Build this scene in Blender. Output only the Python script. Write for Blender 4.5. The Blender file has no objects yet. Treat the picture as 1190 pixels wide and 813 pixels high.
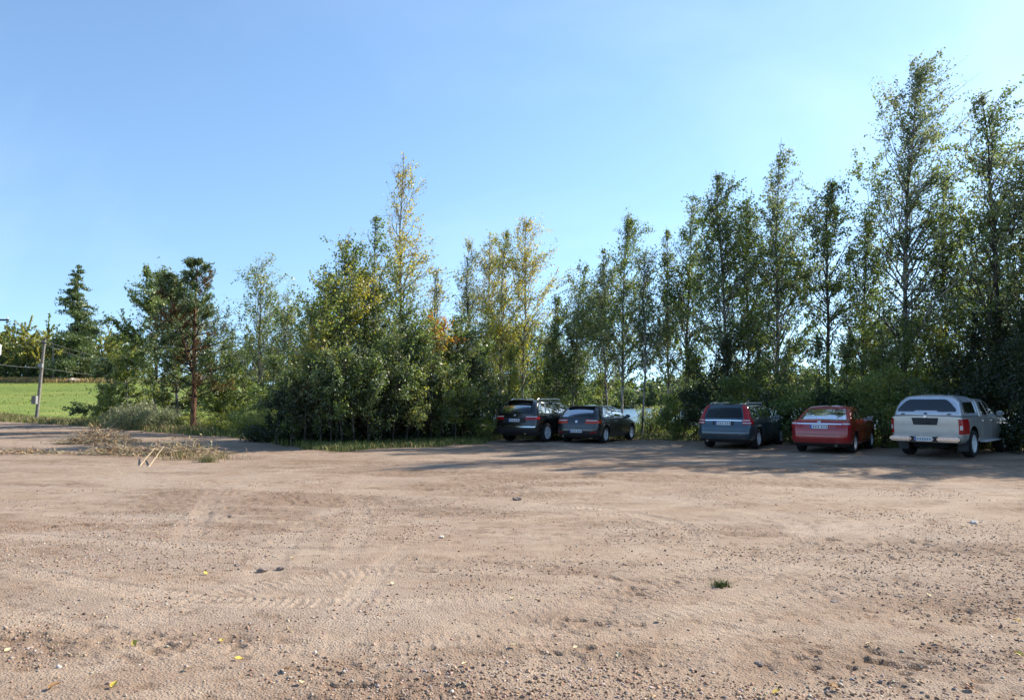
import bpy, bmesh, math, random
import numpy as np
from mathutils import Vector

R = math.radians
SC = bpy.context.scene
COL = SC.collection

# ------------------------------------------------------------------ camera numbers (photo is 1190 x 813)
F, CX, CY = 850.0, 595.0, 406.5
CAM_H = 1.68
PITCH = math.atan(56.5 / F)
SUN_AZ, SUN_EL = R(62), R(35)        # clockwise from +Y


def ray(px, py):
    a, b = (px - CX) / F, -(py - CY) / F
    return np.array([a, math.cos(PITCH) - b * math.sin(PITCH), math.sin(PITCH) + b * math.cos(PITCH)])


def at(px, py, Y):
    """world point that is seen at a pixel of the photo, at depth Y"""
    d = ray(px, py)
    return np.array([d[0] * Y / d[1], Y, CAM_H + d[2] * Y / d[1]])


def onground(px, py):
    d = ray(px, py)
    t = -CAM_H / d[2]
    return np.array([d[0] * t, d[1] * t])


# ------------------------------------------------------------------ noise
def _hash(ix, iy, seed):
    h = (ix.astype(np.int64) * 374761393 + iy.astype(np.int64) * 668265263 + seed * 1442695041) & 0xFFFFFFFF
    h = ((h ^ (h >> 13)) * 1274126177) & 0xFFFFFFFF
    h = h ^ (h >> 16)
    return (h & 0xFFFFFF) / float(0xFFFFFF)


def vnoise(x, y, seed=0):
    ix, iy = np.floor(x), np.floor(y)
    fx, fy = x - ix, y - iy
    fx = fx * fx * fx * (fx * (fx * 6 - 15) + 10)
    fy = fy * fy * fy * (fy * (fy * 6 - 15) + 10)
    a, b = _hash(ix, iy, seed), _hash(ix + 1, iy, seed)
    c, d = _hash(ix, iy + 1, seed), _hash(ix + 1, iy + 1, seed)
    return (a + (b - a) * fx) * (1 - fy) + (c + (d - c) * fx) * fy


def fbm(x, y, seed=0, octv=4, gain=.5):
    v, amp, tot = 0, 1, 0
    for i in range(octv):
        v = v + amp * vnoise(x * 2 ** i + 17.3 * i, y * 2 ** i - 9.1 * i, seed + i)
        tot += amp
        amp *= gain
    return v / tot


def sstep(a, b, x):
    t = np.clip((x - a) / (b - a), 0, 1)
    return t * t * (3 - 2 * t)


# ------------------------------------------------------------------ mesh / object helpers
def link(name, data, parent=None):
    o = bpy.data.objects.new(name, data)
    COL.objects.link(o)
    if parent is not None:
        o.parent = parent
    return o


def tag(o, label=None, cat=None, group=None, kind=None):
    if label: o['label'] = label
    if cat: o['category'] = cat
    if group: o['group'] = group
    if kind: o['kind'] = kind
    return o


def thing(name, label, cat, loc=(0, 0, 0), rz=0, group=None):
    o = link(name, None)
    o.location = loc
    o.rotation_euler = (0, 0, rz)
    return tag(o, label, cat, group)


def mesh_np(name, V, F, mats, parent=None, col=None, smooth=False, mi=None):
    """V (n,3), F (m,k) all faces with k corners"""
    V = np.asarray(V, dtype=np.float32)
    F = np.asarray(F, dtype=np.int32)
    me = bpy.data.meshes.new(name)
    me.vertices.add(len(V))
    me.vertices.foreach_set('co', V.ravel())
    k = F.shape[1]
    me.loops.add(F.size)
    me.loops.foreach_set('vertex_index', F.ravel())
    me.polygons.add(len(F))
    me.polygons.foreach_set('loop_start', np.arange(0, F.size, k, dtype=np.int32))
    me.polygons.foreach_set('loop_total', np.full(len(F), k, dtype=np.int32))
    if smooth:
        me.polygons.foreach_set('use_smooth', np.ones(len(F), dtype=bool))
    for m in (mats if isinstance(mats, (list, tuple)) else [mats]):
        me.materials.append(m)
    if mi is not None:
        me.polygons.foreach_set('material_index', np.asarray(mi, dtype=np.int32))
    if col is not None:
        at_ = me.attributes.new('col', 'FLOAT_COLOR', 'POINT')
        c = np.ones((len(V), 4), dtype=np.float32)
        c[:, :3] = col
        at_.data.foreach_set('color', c.ravel())
    me.update()
    me.validate()
    return link(name, me, parent)


def mesh_py(name, V, F, mats, parent=None, smooth=False, mi=None, sharp=None):
    me = bpy.data.meshes.new(name)
    me.from_pydata([tuple(map(float, v)) for v in V], [], [tuple(map(int, f)) for f in F])
    for m in (mats if isinstance(mats, (list, tuple)) else [mats]):
        me.materials.append(m)
    if mi is not None:
        me.polygons.foreach_set('material_index', np.asarray(mi, dtype=np.int32))
    if smooth:
        me.polygons.foreach_set('use_smooth', np.ones(len(me.polygons), dtype=bool))
    me.update()
    if sharp:
        me.set_sharp_from_angle(angle=R(sharp))
    return link(name, me, parent)


def prisms(A, B, ra, rb, m=3):
    """many straight tapered sticks as one array of quads"""
    A, B = np.asarray(A, float).reshape(-1, 3), np.asarray(B, float).reshape(-1, 3)
    n = len(A)
    ra = np.broadcast_to(np.asarray(ra, float), (n,))
    rb = np.broadcast_to(np.asarray(rb, float), (n,))
    t = B - A
    t /= np.linalg.norm(t, axis=1, keepdims=True) + 1e-9
    ref = np.where(np.abs(t[:, 2:3]) > .9, [[1., 0, 0]], [[0, 0, 1.]])
    u = np.cross(t, ref)
    u /= np.linalg.norm(u, axis=1, keepdims=True) + 1e-9
    v = np.cross(t, u)
    ang = np.arange(m) * 2 * math.pi / m
    c, s = np.cos(ang)[None, :, None], np.sin(ang)[None, :, None]
    ring = u[:, None] * c + v[:, None] * s
    V = np.concatenate([A[:, None] + ring * ra[:, None, None], B[:, None] + ring * rb[:, None, None]], 1).reshape(-1, 3)
    base = (np.arange(n) * 2 * m)[:, None, None]
    i = np.arange(m)
    q = np.stack([i, (i + 1) % m, (i + 1) % m + m, i + m], 1)[None]
    return V, (base + q).reshape(-1, 4)


def tube(P, rad, m=8):
    P = np.asarray(P, float)
    rad = np.broadcast_to(np.asarray(rad, float), (len(P),))
    t = np.gradient(P, axis=0)
    t /= np.linalg.norm(t, axis=1, keepdims=True) + 1e-9
    ref = np.array([0, 1., 0]) if abs(t[0, 2]) > .7 else np.array([0, 0, 1.])
    u = np.cross(t, ref); u /= np.linalg.norm(u, axis=1, keepdims=True) + 1e-9
    v = np.cross(t, u)
    ang = np.arange(m) * 2 * math.pi / m
    V = P[:, None] + (u[:, None] * np.cos(ang)[None, :, None] + v[:, None] * np.sin(ang)[None, :, None]) * rad[:, None, None]
    i = np.arange(m)
    q = np.stack([i, (i + 1) % m, (i + 1) % m + m, i + m], 1)
    Fq = (np.arange(len(P) - 1) * m)[:, None, None] + q[None]
    return V.reshape(-1, 3), Fq.reshape(-1, 4)


class Acc:
    def __init__(s): s.V, s.F, s.C, s.n = [], [], [], 0
    def add(s, V, F, col=None):
        V, F = np.asarray(V), np.asarray(F)
        s.V.append(V); s.F.append(F + s.n); s.n += len(V)
        if col is not None:
            s.C.append(np.broadcast_to(np.asarray(col, float), (len(V), 3)))
    def build(s, name, mats, parent=None, smooth=False):
        return mesh_np(name, np.concatenate(s.V), np.concatenate(s.F), mats, parent,
                       np.concatenate(s.C) if s.C else None, smooth)


# ------------------------------------------------------------------ materials
def mat(name):
    m = bpy.data.materials.new(name)
    m.use_nodes = True
    nt = m.node_tree
    nt.nodes.clear()
    return m, nt


def node(nt, typ, **kw):
    n = nt.nodes.new(typ)
    for k, v in kw.items():
        if k in n.inputs:
            n.inputs[k].default_value = v
        else:
            setattr(n, k, v)
    return n


def out(nt, sock):
    o = nt.nodes.new('ShaderNodeOutputMaterial')
    nt.links.new(sock, o.inputs['Surface'])
    return o


def principled(name, color, rough=.5, metal=0., coat=0., spec=.5, noise=.0, scale=6., bump=0., bscale=40.):
    m, nt = mat(name)
    p = node(nt, 'ShaderNodeBsdfPrincipled')
    p.inputs['Base Color'].default_value = (*color, 1)
    p.inputs['Roughness'].default_value = rough
    p.inputs['Metallic'].default_value = metal
    p.inputs['Coat Weight'].default_value = coat
    p.inputs['Coat Roughness'].default_value = .06
    p.inputs['Specular IOR Level'].default_value = spec
    tc = node(nt, 'ShaderNodeTexCoord')
    if noise:
        nz = node(nt, 'ShaderNodeTexNoise', Scale=scale, Detail=5.0)
        nt.links.new(tc.outputs['Object'], nz.inputs['Vector'])
        rp = node(nt, 'ShaderNodeValToRGB')
        rp.color_ramp.elements[0].position, rp.color_ramp.elements[1].position = .3, .7
        rp.color_ramp.elements[0].color = (*[c * (1 - noise) for c in color], 1)
        rp.color_ramp.elements[1].color = (*[min(1, c * (1 + noise)) for c in color], 1)
        nt.links.new(nz.outputs['Fac'], rp.inputs['Fac'])
        nt.links.new(rp.outputs['Color'], p.inputs['Base Color'])
    if bump:
        nb = node(nt, 'ShaderNodeTexNoise', Scale=bscale, Detail=4.0)
        nt.links.new(tc.outputs['Object'], nb.inputs['Vector'])
        b = node(nt, 'ShaderNodeBump', Strength=bump, Distance=.02)
        nt.links.new(nb.outputs['Fac'], b.inputs['Height'])
        nt.links.new(b.outputs['Normal'], p.inputs['Normal'])
    out(nt, p.outputs[0])
    return m


def leaf_material(name, trans=.52, gloss=.055):
    m, nt = mat(name)
    a = node(nt, 'ShaderNodeAttribute', attribute_name='col')
    d = node(nt, 'ShaderNodeBsdfDiffuse')
    t = node(nt, 'ShaderNodeBsdfTranslucent')
    g = node(nt, 'ShaderNodeBsdfGlossy', Roughness=.45)
    hs = node(nt, 'ShaderNodeHueSaturation', Saturation=1.12, Value=1.3)
    nt.links.new(a.outputs['Color'], d.inputs['Color'])
    nt.links.new(a.outputs['Color'], hs.inputs['Color'])
    nt.links.new(hs.outputs['Color'], t.inputs['Color'])
    mx = node(nt, 'ShaderNodeMixShader', Fac=trans)
    nt.links.new(d.outputs[0], mx.inputs[1]); nt.links.new(t.outputs[0], mx.inputs[2])
    mg = node(nt, 'ShaderNodeMixShader', Fac=gloss)
    nt.links.new(mx.outputs[0], mg.inputs[1]); nt.links.new(g.outputs[0], mg.inputs[2])
    out(nt, mg.outputs[0])
    return m


def attr_material(name, rough=.9):
    m, nt = mat(name)
    a = node(nt, 'ShaderNodeAttribute', attribute_name='col')
    p = node(nt, 'ShaderNodeBsdfPrincipled', Roughness=rough)
    p.inputs['Specular IOR Level'].default_value = .2
    nt.links.new(a.outputs['Color'], p.inputs['Base Color'])
    out(nt, p.outputs[0])
    return m


def bark_material(name, c0, c1, scale=9., stretch=.25):
    m, nt = mat(name)
    tc = node(nt, 'ShaderNodeTexCoord')
    mp = node(nt, 'ShaderNodeMapping')
    mp.inputs['Scale'].default_value = (1, 1, stretch)
    nz = node(nt, 'ShaderNodeTexNoise', Scale=scale, Detail=5.0)
    rp = node(nt, 'ShaderNodeValToRGB')
    rp.color_ramp.elements[0].position, rp.color_ramp.elements[1].position = .42, .6
    rp.color_ramp.elements[0].color, rp.color_ramp.elements[1].color = (*c0, 1), (*c1, 1)
    p = node(nt, 'ShaderNodeBsdfPrincipled', Roughness=.85)
    p.inputs['Specular IOR Level'].default_value = .2
    b = node(nt, 'ShaderNodeBump', Strength=.5, Distance=.02)
    L = nt.links.new
    L(tc.outputs['Object'], mp.inputs['Vector']); L(mp.outputs[0], nz.inputs['Vector'])
    L(nz.outputs['Fac'], rp.inputs['Fac']); L(rp.outputs['Color'], p.inputs['Base Color'])
    L(nz.outputs['Fac'], b.inputs['Height']); L(b.outputs[0], p.inputs['Normal'])
    out(nt, p.outputs[0])
    return m


def glass_material(name, tint, body, refl_rough=.02):
    """tinted car window: part see-through, part dark film, sharp reflection"""
    m, nt = mat(name)
    tr = node(nt, 'ShaderNodeBsdfTransparent'); tr.inputs[0].default_value = (*tint, 1)
    df = node(nt, 'ShaderNodeBsdfDiffuse'); df.inputs[0].default_value = (.01, .012, .014, 1)
    gl = node(nt, 'ShaderNodeBsdfGlossy', Roughness=refl_rough)
    fr = node(nt, 'ShaderNodeFresnel', IOR=1.5)
    a = node(nt, 'ShaderNodeMixShader', Fac=body)
    b = node(nt, 'ShaderNodeMixShader')
    L = nt.links.new
    L(tr.outputs[0], a.inputs[1]); L(df.outputs[0], a.inputs[2])
    L(fr.outputs[0], b.inputs[0]); L(a.outputs[0], b.inputs[1]); L(gl.outputs[0], b.inputs[2])
    out(nt, b.outputs[0])
    return m


LEAF = leaf_material('leaf')
NEEDLE = leaf_material('needle', .3, .04)
STRAW = attr_material('dry_stalk')
BARK_BIRCH = bark_material('birch_bark', (.05, .045, .04), (.42, .39, .34), 7)
BARK_GREY = bark_material('grey_bark', (.035, .03, .025), (.13, .11, .09), 12)
BARK_PINE = bark_material('pine_bark', (.07, .038, .022), (.25, .125, .068), 10)
BARK_DARK = bark_material('dark_bark', (.02, .016, .012), (.07, .055, .042), 14)
SUN_STRENGTH, SKY_STRENGTH, EXPOSURE, SKY_LIFT = 4.7, .130, 1.0, .12
SKY_AIR, SKY_DUST, SKY_OZONE = 1.0, .3, 1.15
SKY_TINT = (.87, .98, 1.03)
# ------------------------------------------------------------------ terrain
ROW0, ROWN, ROWT = np.array([3.6, 33.5]), np.array([.53, .848]), np.array([.848, -.53])


def rowq(x, y):
    return (x - ROW0[0]) * ROWN[0] + (y - ROW0[1]) * ROWN[1]


EDGE = np.array([(70, -6), (36, 12), (26, 18.2), (15, 25.2), (3.6, 32.3), (-.3, 33), (-1.2, 29.6), (-3.9, 26.8), (-5.7, 25.4), (-8.4, 27),
                 (-11.2, 31.2), (-14.8, 34), (-17, 36.2), (-20, 38.7), (-23.5, 42), (-37, 53), (-60, 75), (-120, 130), (-200, 140)], float)
_eth = np.arctan2(EDGE[:, 0], EDGE[:, 1])
_er = np.hypot(EDGE[:, 0], EDGE[:, 1])
_o = np.argsort(_eth)
_eth, _er = _eth[_o], _er[_o]


def edge_r(th):
    r = np.interp(th, _eth, _er)
    return np.where(np.abs(th) > R(95), 60., r)


def macro_z(x, y):
    x, y = np.asarray(x, float), np.asarray(y, float)
    left = sstep(-.20, -.42, x / np.maximum(y, 1.))
    left = np.where(y < 1, 0, left)
    zl = 5.2 * np.clip((y - 54) / 92, 0, 1.25) ** 1.05
    q = rowq(x, y)
    zr = -1.75 * sstep(3, 40, q) + 4.0 * sstep(175, 240, q) + 10 * sstep(300, 900, q)
    z = left * zl + (1 - left) * zr
    z = z + (fbm(x * .11, y * .11, 5, 3) - .5) * .16 * sstep(4, 20, np.hypot(x, y))
    return z + (fbm(x * .5, y * .5, 9, 3) - .5) * .05


def gz(x, y):
    return float(macro_z(np.array([x]), np.array([y]))[0])


# wheel tracks: arcs swept by turning cars, each a centre line in world metres
def arc(cx, cy, r, a0, a1, n=60):
    a = np.linspace(R(a0), R(a1), n)
    return np.stack([cx + r * np.cos(a), cy + r * np.sin(a)], 1)


def curve(pts, n=60):
    pts = np.array([onground(*p) for p in pts])
    t = np.linspace(0, 1, len(pts))
    tt = np.linspace(0, 1, n)
    # Catmull-Rom through the points
    P = np.vstack([2 * pts[0] - pts[1], pts, 2 * pts[-1] - pts[-2]])
    res = []
    for s in tt * (len(pts) - 1) * .99999:
        i = int(s); u = s - i
        a, b, c, d = P[i], P[i + 1], P[i + 2], P[i + 3]
        res.append(.5 * (2 * b + (c - a) * u + (2 * a - 5 * b + 4 * c - d) * u * u + (3 * b - a - 3 * c + d) * u ** 3))
    return np.array(res)


TRACKS = [  # (path, half width, depth, tread)
    (curve([(240, 616), (236, 592), (262, 566), (330, 548), (430, 540), (560, 541)]), .13, .022, 1),
    (curve([(395, 660), (420, 600), (408, 566), (440, 548), (520, 541)]), .13, .012, 0),
    (curve([(560, 596), (680, 590), (770, 606), (800, 622), (770, 640), (640, 655), (430, 668)]), .14, .024, 1),
    (curve([(600, 566), (720, 574), (850, 592), (930, 612), (900, 640), (760, 668), (560, 690)]), .14, .02, 1),
    (curve([(1190, 586), (1040, 578), (860, 582), (640, 600), (420, 608), (180, 600), (-60, 588)]), .15, .02, 0),
    (curve([(1190, 610), (1020, 598), (840, 606), (620, 628), (380, 640), (120, 628), (-80, 612)]), .15, .02, 0),
    (curve([(-40, 650), (180, 690), (420, 700), (640, 690), (900, 652), (1190, 640)]), .14, .018, 1),
    (curve([(-40, 700), (200, 752), (430, 752), (690, 730), (940, 690), (1230, 676)]), .14, .018, 1),
    (curve([(640, 830), (660, 740), (740, 690), (860, 660), (980, 640), (1190, 622)]), .15, .03, 1),
    (curve([(405, 840), (402, 770), (412, 700), (470, 640), (560, 600), (700, 572)]), .13, .012, 0),
    (curve([(0, 555), (140, 556), (330, 570), (540, 575), (760, 562), (980, 556), (1190, 562)]), .2, .015, 0),
    (curve([(215, 640), (232, 600), (290, 572), (380, 560), (480, 556), (600, 552)]), .16, .012, 0),
    (curve([(300, 690), (330, 630), (400, 592), (520, 572), (660, 560), (830, 556)]), .16, .012, 0),
    (curve([(640, 600), (740, 600), (806, 618), (812, 640), (760, 664), (640, 684), (500, 700)]), .16, .014, 1),
    (curve([(500, 760), (560, 720), (650, 700), (770, 690), (880, 668), (1000, 630), (1100, 590)]), .16, .016, 1),
    (curve([(860, 700), (900, 650), (960, 620), (1060, 596), (1190, 574)]), .15, .014, 1),
    (curve([(60, 813), (160, 730), (260, 690), (380, 668), (520, 660), (700, 664)]), .15, .014, 1),
    (curve([(760, 840), (800, 760), (900, 700), (1020, 660), (1200, 650)]), .15, .026, 1),
]


def track_fields(x, y):
    dz = np.zeros_like(x); tk = np.zeros_like(x); ridge = np.zeros_like(x)
    near = (y > 3) & (y < 32) & (np.abs(x) < y * .9 + 2)
    idx = np.nonzero(near)[0]
    xs, ys = x[idx], y[idx]
    wob = (fbm(xs * 1.3, ys * 1.3, 31, 3) - .5) * .22
    for P, hw, dep, tread in TRACKS:
        lo, hi = P.min(0) - 1, P.max(0) + 1
        s = np.nonzero((xs > lo[0]) & (xs < hi[0]) & (ys > lo[1]) & (ys < hi[1]))[0]
        if not len(s): continue
        best = np.full(len(s), 1e9); al = np.zeros(len(s))
        L = 0
        for a, b in zip(P[:-1], P[1:]):
            ab = b - a; l = np.hypot(*ab) + 1e-9
            t = np.clip(((xs[s] - a[0]) * ab[0] + (ys[s] - a[1]) * ab[1]) / l ** 2, 0, 1)
            d = np.hypot(xs[s] - a[0] - ab[0] * t, ys[s] - a[1] - ab[1] * t)
            m = d < best
            best[m] = d[m]; al[m] = L + t[m] * l
            L += l
        best = np.abs(best + wob[s] * .35)
        fade = sstep(0, 1.2, al) * sstep(0, 1.2, L - al) * (.35 + .65 * sstep(.35, .6, fbm(xs[s] * .45, ys[s] * .45, 77, 3)))
        prof = sstep(hw * 1.15, hw * .75, best) * fade
        band = sstep(hw * 2.4, hw * .9, best) * (.4 + .6 * fade) * (.55 + .45 * np.sin(best * 70)) * sstep(0, 1.5, al) * sstep(0, 1.5, L - al)
        rim = np.exp(-((best - hw * 1.45) / (hw * .35)) ** 2) * fade
        lug = np.where(np.sin(al * 2 * math.pi / .085 + best * 9) > .1, 1., 0.) if tread else 0
        dz[idx[s]] += .46 * (-dep * prof * (1 - .75 * lug) + dep * .5 * rim)
        tk[idx[s]] = np.maximum(tk[idx[s]], np.maximum(prof, band))
        ridge[idx[s]] = np.maximum(ridge[idx[s]], rim)
    return dz, tk, ridge


def lot_detail(x, y):
    """small relief of the loose gravel: churned patches, clods, ruts"""
    r = np.hypot(x, y)
    str_ = fbm(x * .22 + 3, y * .75 + .15 * x, 21, 5, .6)
    churn = .7 * sstep(.50, .64, str_)
    # the dug-up spot in the foreground and the dark scrape behind it
    for px_, py_, sx_, sy_, k_ in ((670, 722, .62, .30, 1.), (700, 760, .75, .25, .9), (735, 690, .55, .35, .8), (405, 790, .12, .5, .9), (470, 800, .35, .12, .8), (1080, 700, 1.2, .5, .8), (1010, 770, 1.0, .35, .9), (130, 745, 1.1, .3, .8)):
        c = onground(px_, py_)
        churn = np.maximum(churn, k_ * np.exp(-(((x - c[0]) / sx_) ** 2 + ((y - c[1]) / sy_) ** 2)) * (.6 + .7 * fbm(x * 2.2, y * 2.2, 8, 2)))
    churn = np.clip(churn, 0, 1)
    fine = fbm(x * 18, y * 18, 41, 2) - .5
    pit = sstep(.57, .72, fbm(x * 7.5, y * 10.0, 55, 3)) * sstep(.25, .6, fbm(x * .9, y * 1.6, 57, 3))
    lump = sstep(.56, .75, fbm(x * 9.0 + 40, y * 9.0, 58, 2))
    fade = sstep(30, 9, r)
    dz = (fine * .004 - pit * .020 * (.25 + churn) + lump * .015 * churn + fine * .012 * churn) * (.3 + .7 * fade)
    # long shallow scrape marks left by wheels
    sc = vnoise((x + .25 * y) * .55, (y - .12 * x + .8 * np.sin(x * .35)) * 5.0, 61)
    dz += (sc - .5) * .016 * (.4 + .6 * fade)
    churn = np.clip(.75 * churn + .55 * pit, 0, 1)
    t, tk, rd = track_fields(x, y)
    return dz + t, churn, tk, rd


def make_terrain():
    rings = np.concatenate([np.geomspace(.3, 3.0, 40)[:-1], np.geomspace(3.0, 12, 380)[:-1], np.geomspace(12, 40, 190)[:-1],
                            np.geomspace(40, 2500, 190)])
    th = np.concatenate([np.linspace(R(-41), R(41), 720), np.linspace(R(41), R(319), 60)[1:-1]])
    th = np.sort(np.where(th > math.pi, th - 2 * math.pi, th))
    RR, TT = np.meshgrid(rings, th, indexing='ij')
    x, y = (RR * np.sin(TT)).ravel(), (RR * np.cos(TT)).ravel()
    z = macro_z(x, y)
    thf, rf = TT.ravel(), RR.ravel()
    er = edge_r(thf) + (fbm(x * .6, y * .6, 12, 3) - .5) * 2.2
    lot = sstep(.4, -.6, rf - er)
    dz, churn, tk, rd = lot_detail(x, y)
    z = z + dz * lot + (fbm(x * 1.4, y * 1.4, 14, 3) - .5) * .12 * (1 - lot) * (rf < 80)
    attr = np.stack([tk, churn, rd], 1)
    nr, nt_ = len(rings), len(th)
    i, j = np.meshgrid(np.arange(nr - 1), np.arange(nt_), indexing='ij')
    j2 = (j + 1) % nt_
    Q = np.stack([i * nt_ + j, (i + 1) * nt_ + j, (i + 1) * nt_ + j2, i * nt_ + j2], -1).reshape(-1, 4)[:, ::-1]
    # centre fan vertex closes the disc
    V = np.stack([x, y, z], 1)
    qr, qth = rf[Q].mean(1), thf[Q[:, 0]]
    qer = er[Q].mean(1)
    x_, y_ = V[Q, 0].mean(1), V[Q, 1].mean(1)
    isfield = (qr > qer + 7 + 2 * np.sin(qth * 40)) & (qth < R(-17)) & (qth > R(-95)) & (y_ < 142 + 3 * np.sin(x_ * .2)) & (y_ > 58)
    isverge = (qr > qer) & ~isfield
    isground = ~isverge & ~isfield
    for name, msk, m in (('ground', isground, M_GRAVEL), ('verge', isverge, M_VERGE), ('field', isfield, M_FIELD)):
        q = Q[msk]
        used, inv = np.unique(q.ravel(), return_inverse=True)
        vv, ff = V[used], inv.reshape(-1, 4)
        if name == 'ground':
            # fill the small disc under the camera
            k = len(vv)
            vv = np.vstack([vv, [[0, 0, z[:nt_].mean()]]])
            pos = {u: n for n, u in enumerate(used[:nt_])}
            fan = [(n, (n + 1) % nt_, k, k) for n in range(nt_)]
        o = mesh_np(name, vv, ff, m, None, np.vstack([attr[used], [[0, 0, 0]]]) if name == 'ground' else attr[used], True)
        o['kind'] = 'structure'


def gravel_material():
    m, nt = mat('gravel')
    L = nt.links.new
    tc = node(nt, 'ShaderNodeTexCoord')
    at_ = node(nt, 'ShaderNodeAttribute', attribute_name='col')
    sep = node(nt, 'ShaderNodeSeparateColor'); L(at_.outputs['Color'], sep.inputs[0])

    def noise(scale, detail=5., rough=.6, vec=None, dist=0.):
        n = node(nt, 'ShaderNodeTexNoise', Scale=scale, Detail=detail, Roughness=rough, Distortion=dist)
        L(vec or tc.outputs['Object'], n.inputs['Vector']); return n.outputs['Fac']

    def ramp(fac, stops):
        r = node(nt, 'ShaderNodeValToRGB')
        e = r.color_ramp.elements
        while len(e) < len(stops): e.new(.5)
        for k, (p, c) in enumerate(stops):
            e[k].position = p; e[k].color = (*c, 1) if not isinstance(c, (int, float)) else (c, c, c, 1)
        L(fac, r.inputs['Fac']); return r.outputs['Color']

    def mix(fac, a, b, mode='MIX'):
        n = node(nt, 'ShaderNodeMix', data_type='RGBA', blend_type=mode)
        if isinstance(fac, (int, float)): n.inputs[0].default_value = fac
        else: L(fac, n.inputs[0])
        for s, v in ((6, a), (7, b)):
            if isinstance(v, tuple): n.inputs[s].default_value = (*v, 1)
            else: L(v, n.inputs[s])
        return n.outputs[2]

    def mul(a, k):
        n = node(nt, 'ShaderNodeMath', operation='MULTIPLY'); L(a, n.inputs[0])
        if isinstance(k, (int, float)): n.inputs[1].default_value = k
        else: L(k, n.inputs[1])
        return n.outputs[0]
    # broad drifts of sandy, pinkish and greyer gravel
    base = ramp(noise(.22, 6, .6, dist=.6), [(.32, (.242, .172, .122)), (.5, (.30, .221, .16)), (.68, (.37, .285, .214))])
    base = mix(mul(ramp(noise(.13, 5, .62, dist=1.2), [(.46, 0.), (.60, 1.)]), .6), base, (.262, .175, .12))     # redder, finer drifts
    base = mix(mul(ramp(noise(.34, 6, .7, dist=.4), [(.50, 0.), (.64, 1.)]), .5), base, (.31, .25, .205))       # greyer crushed stone
    mp = node(nt, 'ShaderNodeMapping'); mp.inputs['Scale'].default_value = (.25, 1.5, 1); mp.inputs['Rotation'].default_value = (0, 0, R(8))
    L(tc.outputs['Object'], mp.inputs['Vector'])
    base = mix(mul(ramp(noise(.8, 5, .65, mp.outputs[0], .8), [(.4, 0.), (.62, 1.)]), .55), base, (.30, .205, .135))
    base = mix(mul(ramp(noise(1.7, 5, .7), [(.45, 0.), (.7, 1.)]), .5), base, (.46, .36, .265))
    base = mix(mul(sep.outputs[1], .88), base, (.155, .092, .054))       # churned, moister soil
    base = mix(mul(sep.outputs[0], .24), base, (.52, .415, .315))         # wheel-packed dust
    # single small stones as cells with a colour each
    vo = node(nt, 'ShaderNodeTexVoronoi', Scale=52.0); L(tc.outputs['Object'], vo.inputs['Vector'])
    s2 = node(nt, 'ShaderNodeSeparateColor'); L(vo.outputs['Color'], s2.inputs[0])
    stone = ramp(s2.outputs[0], [(0, (.19, .14, .115)), (.45, (.36, .27, .21)), (.8, (.42, .33, .265)), (1, (.54, .46, .39))])
    stmask = ramp(vo.outputs['Distance'], [(.28, 1.), (.55, 0.)])
    pres = ramp(noise(2.6, 4, .6), [(.40, .06), (.68, .7)])
    base = mix(mul(stmask, pres), base, stone)
    base = mix(mul(ramp(noise(70, 3, .7), [(.3, 1.), (.46, 0.)]), .5), base, (.16, .11, .085))
    p = node(nt, 'ShaderNodeBsdfPrincipled', Roughness=.95)
    p.inputs['Specular IOR Level'].default_value = .12
    L(base, p.inputs['Base Color'])
    add = node(nt, 'ShaderNodeMath', operation='MULTIPLY_ADD')
    L(noise(45, 5, .75), add.inputs[0]); add.inputs[1].default_value = .7; L(mul(stmask, .5), add.inputs[2])
    add2 = node(nt, 'ShaderNodeMath', operation='MULTIPLY_ADD')
    L(noise(9, 4, .65), add2.inputs[0]); add2.inputs[1].default_value = 1.6; L(add.outputs[0], add2.inputs[2])
    b = node(nt, 'ShaderNodeBump', Strength=.55, Distance=.02)
    L(add2.outputs[0], b.inputs['Height']); L(b.outputs[0], p.inputs['Normal'])
    out(nt, p.outputs[0])
    return m


def soil_material(name, stops, scales=(.15, 1.3), bump=.6):
    m, nt = mat(name)
    L = nt.links.new
    tc = node(nt, 'ShaderNodeTexCoord')
    a = node(nt, 'ShaderNodeTexNoise', Scale=scales[0], Detail=6.0, Distortion=.7); L(tc.outputs['Object'], a.inputs['Vector'])
    c = node(nt, 'ShaderNodeTexNoise', Scale=scales[1], Detail=6.0); L(tc.outputs['Object'], c.inputs['Vector'])
    mx = node(nt, 'ShaderNodeMath', operation='ADD'); L(a.outputs['Fac'], mx.inputs[0]); L(c.outputs['Fac'], mx.inputs[1])
    hl = node(nt, 'ShaderNodeMath', operation='MULTIPLY'); L(mx.outputs[0], hl.inputs[0]); hl.inputs[1].default_value = .5
    r = node(nt, 'ShaderNodeValToRGB')
    e = r.color_ramp.elements
    while len(e) < len(stops): e.new(.5)
    for k, (p_, col) in enumerate(stops): e[k].position = p_; e[k].color = (*col, 1)
    L(hl.outputs[0], r.inputs['Fac'])
    p = node(nt, 'ShaderNodeBsdfPrincipled', Roughness=.95); p.inputs['Specular IOR Level'].default_value = .1
    L(r.outputs[0], p.inputs['Base Color'])
    b = node(nt, 'ShaderNodeBump', Strength=bump, Distance=.1); L(c.outputs['Fac'], b.inputs['Height']); L(b.outputs[0], p.inputs['Normal'])
    out(nt, p.outputs[0])
    return m


M_GRAVEL = gravel_material()
M_VERGE = soil_material('verge_soil', [(.3, (.05, .06, .022)), (.48, (.11, .12, .045)), (.6, (.17, .16, .07)), (.72, (.21, .165, .10))], (.35, 2.2))
M_FIELD = soil_material('meadow', [(.32, (.105, .155, .034)), (.5, (.16, .205, .044)), (.66, (.25, .255, .07))], (.05, .5), .4)
make_terrain()


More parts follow.
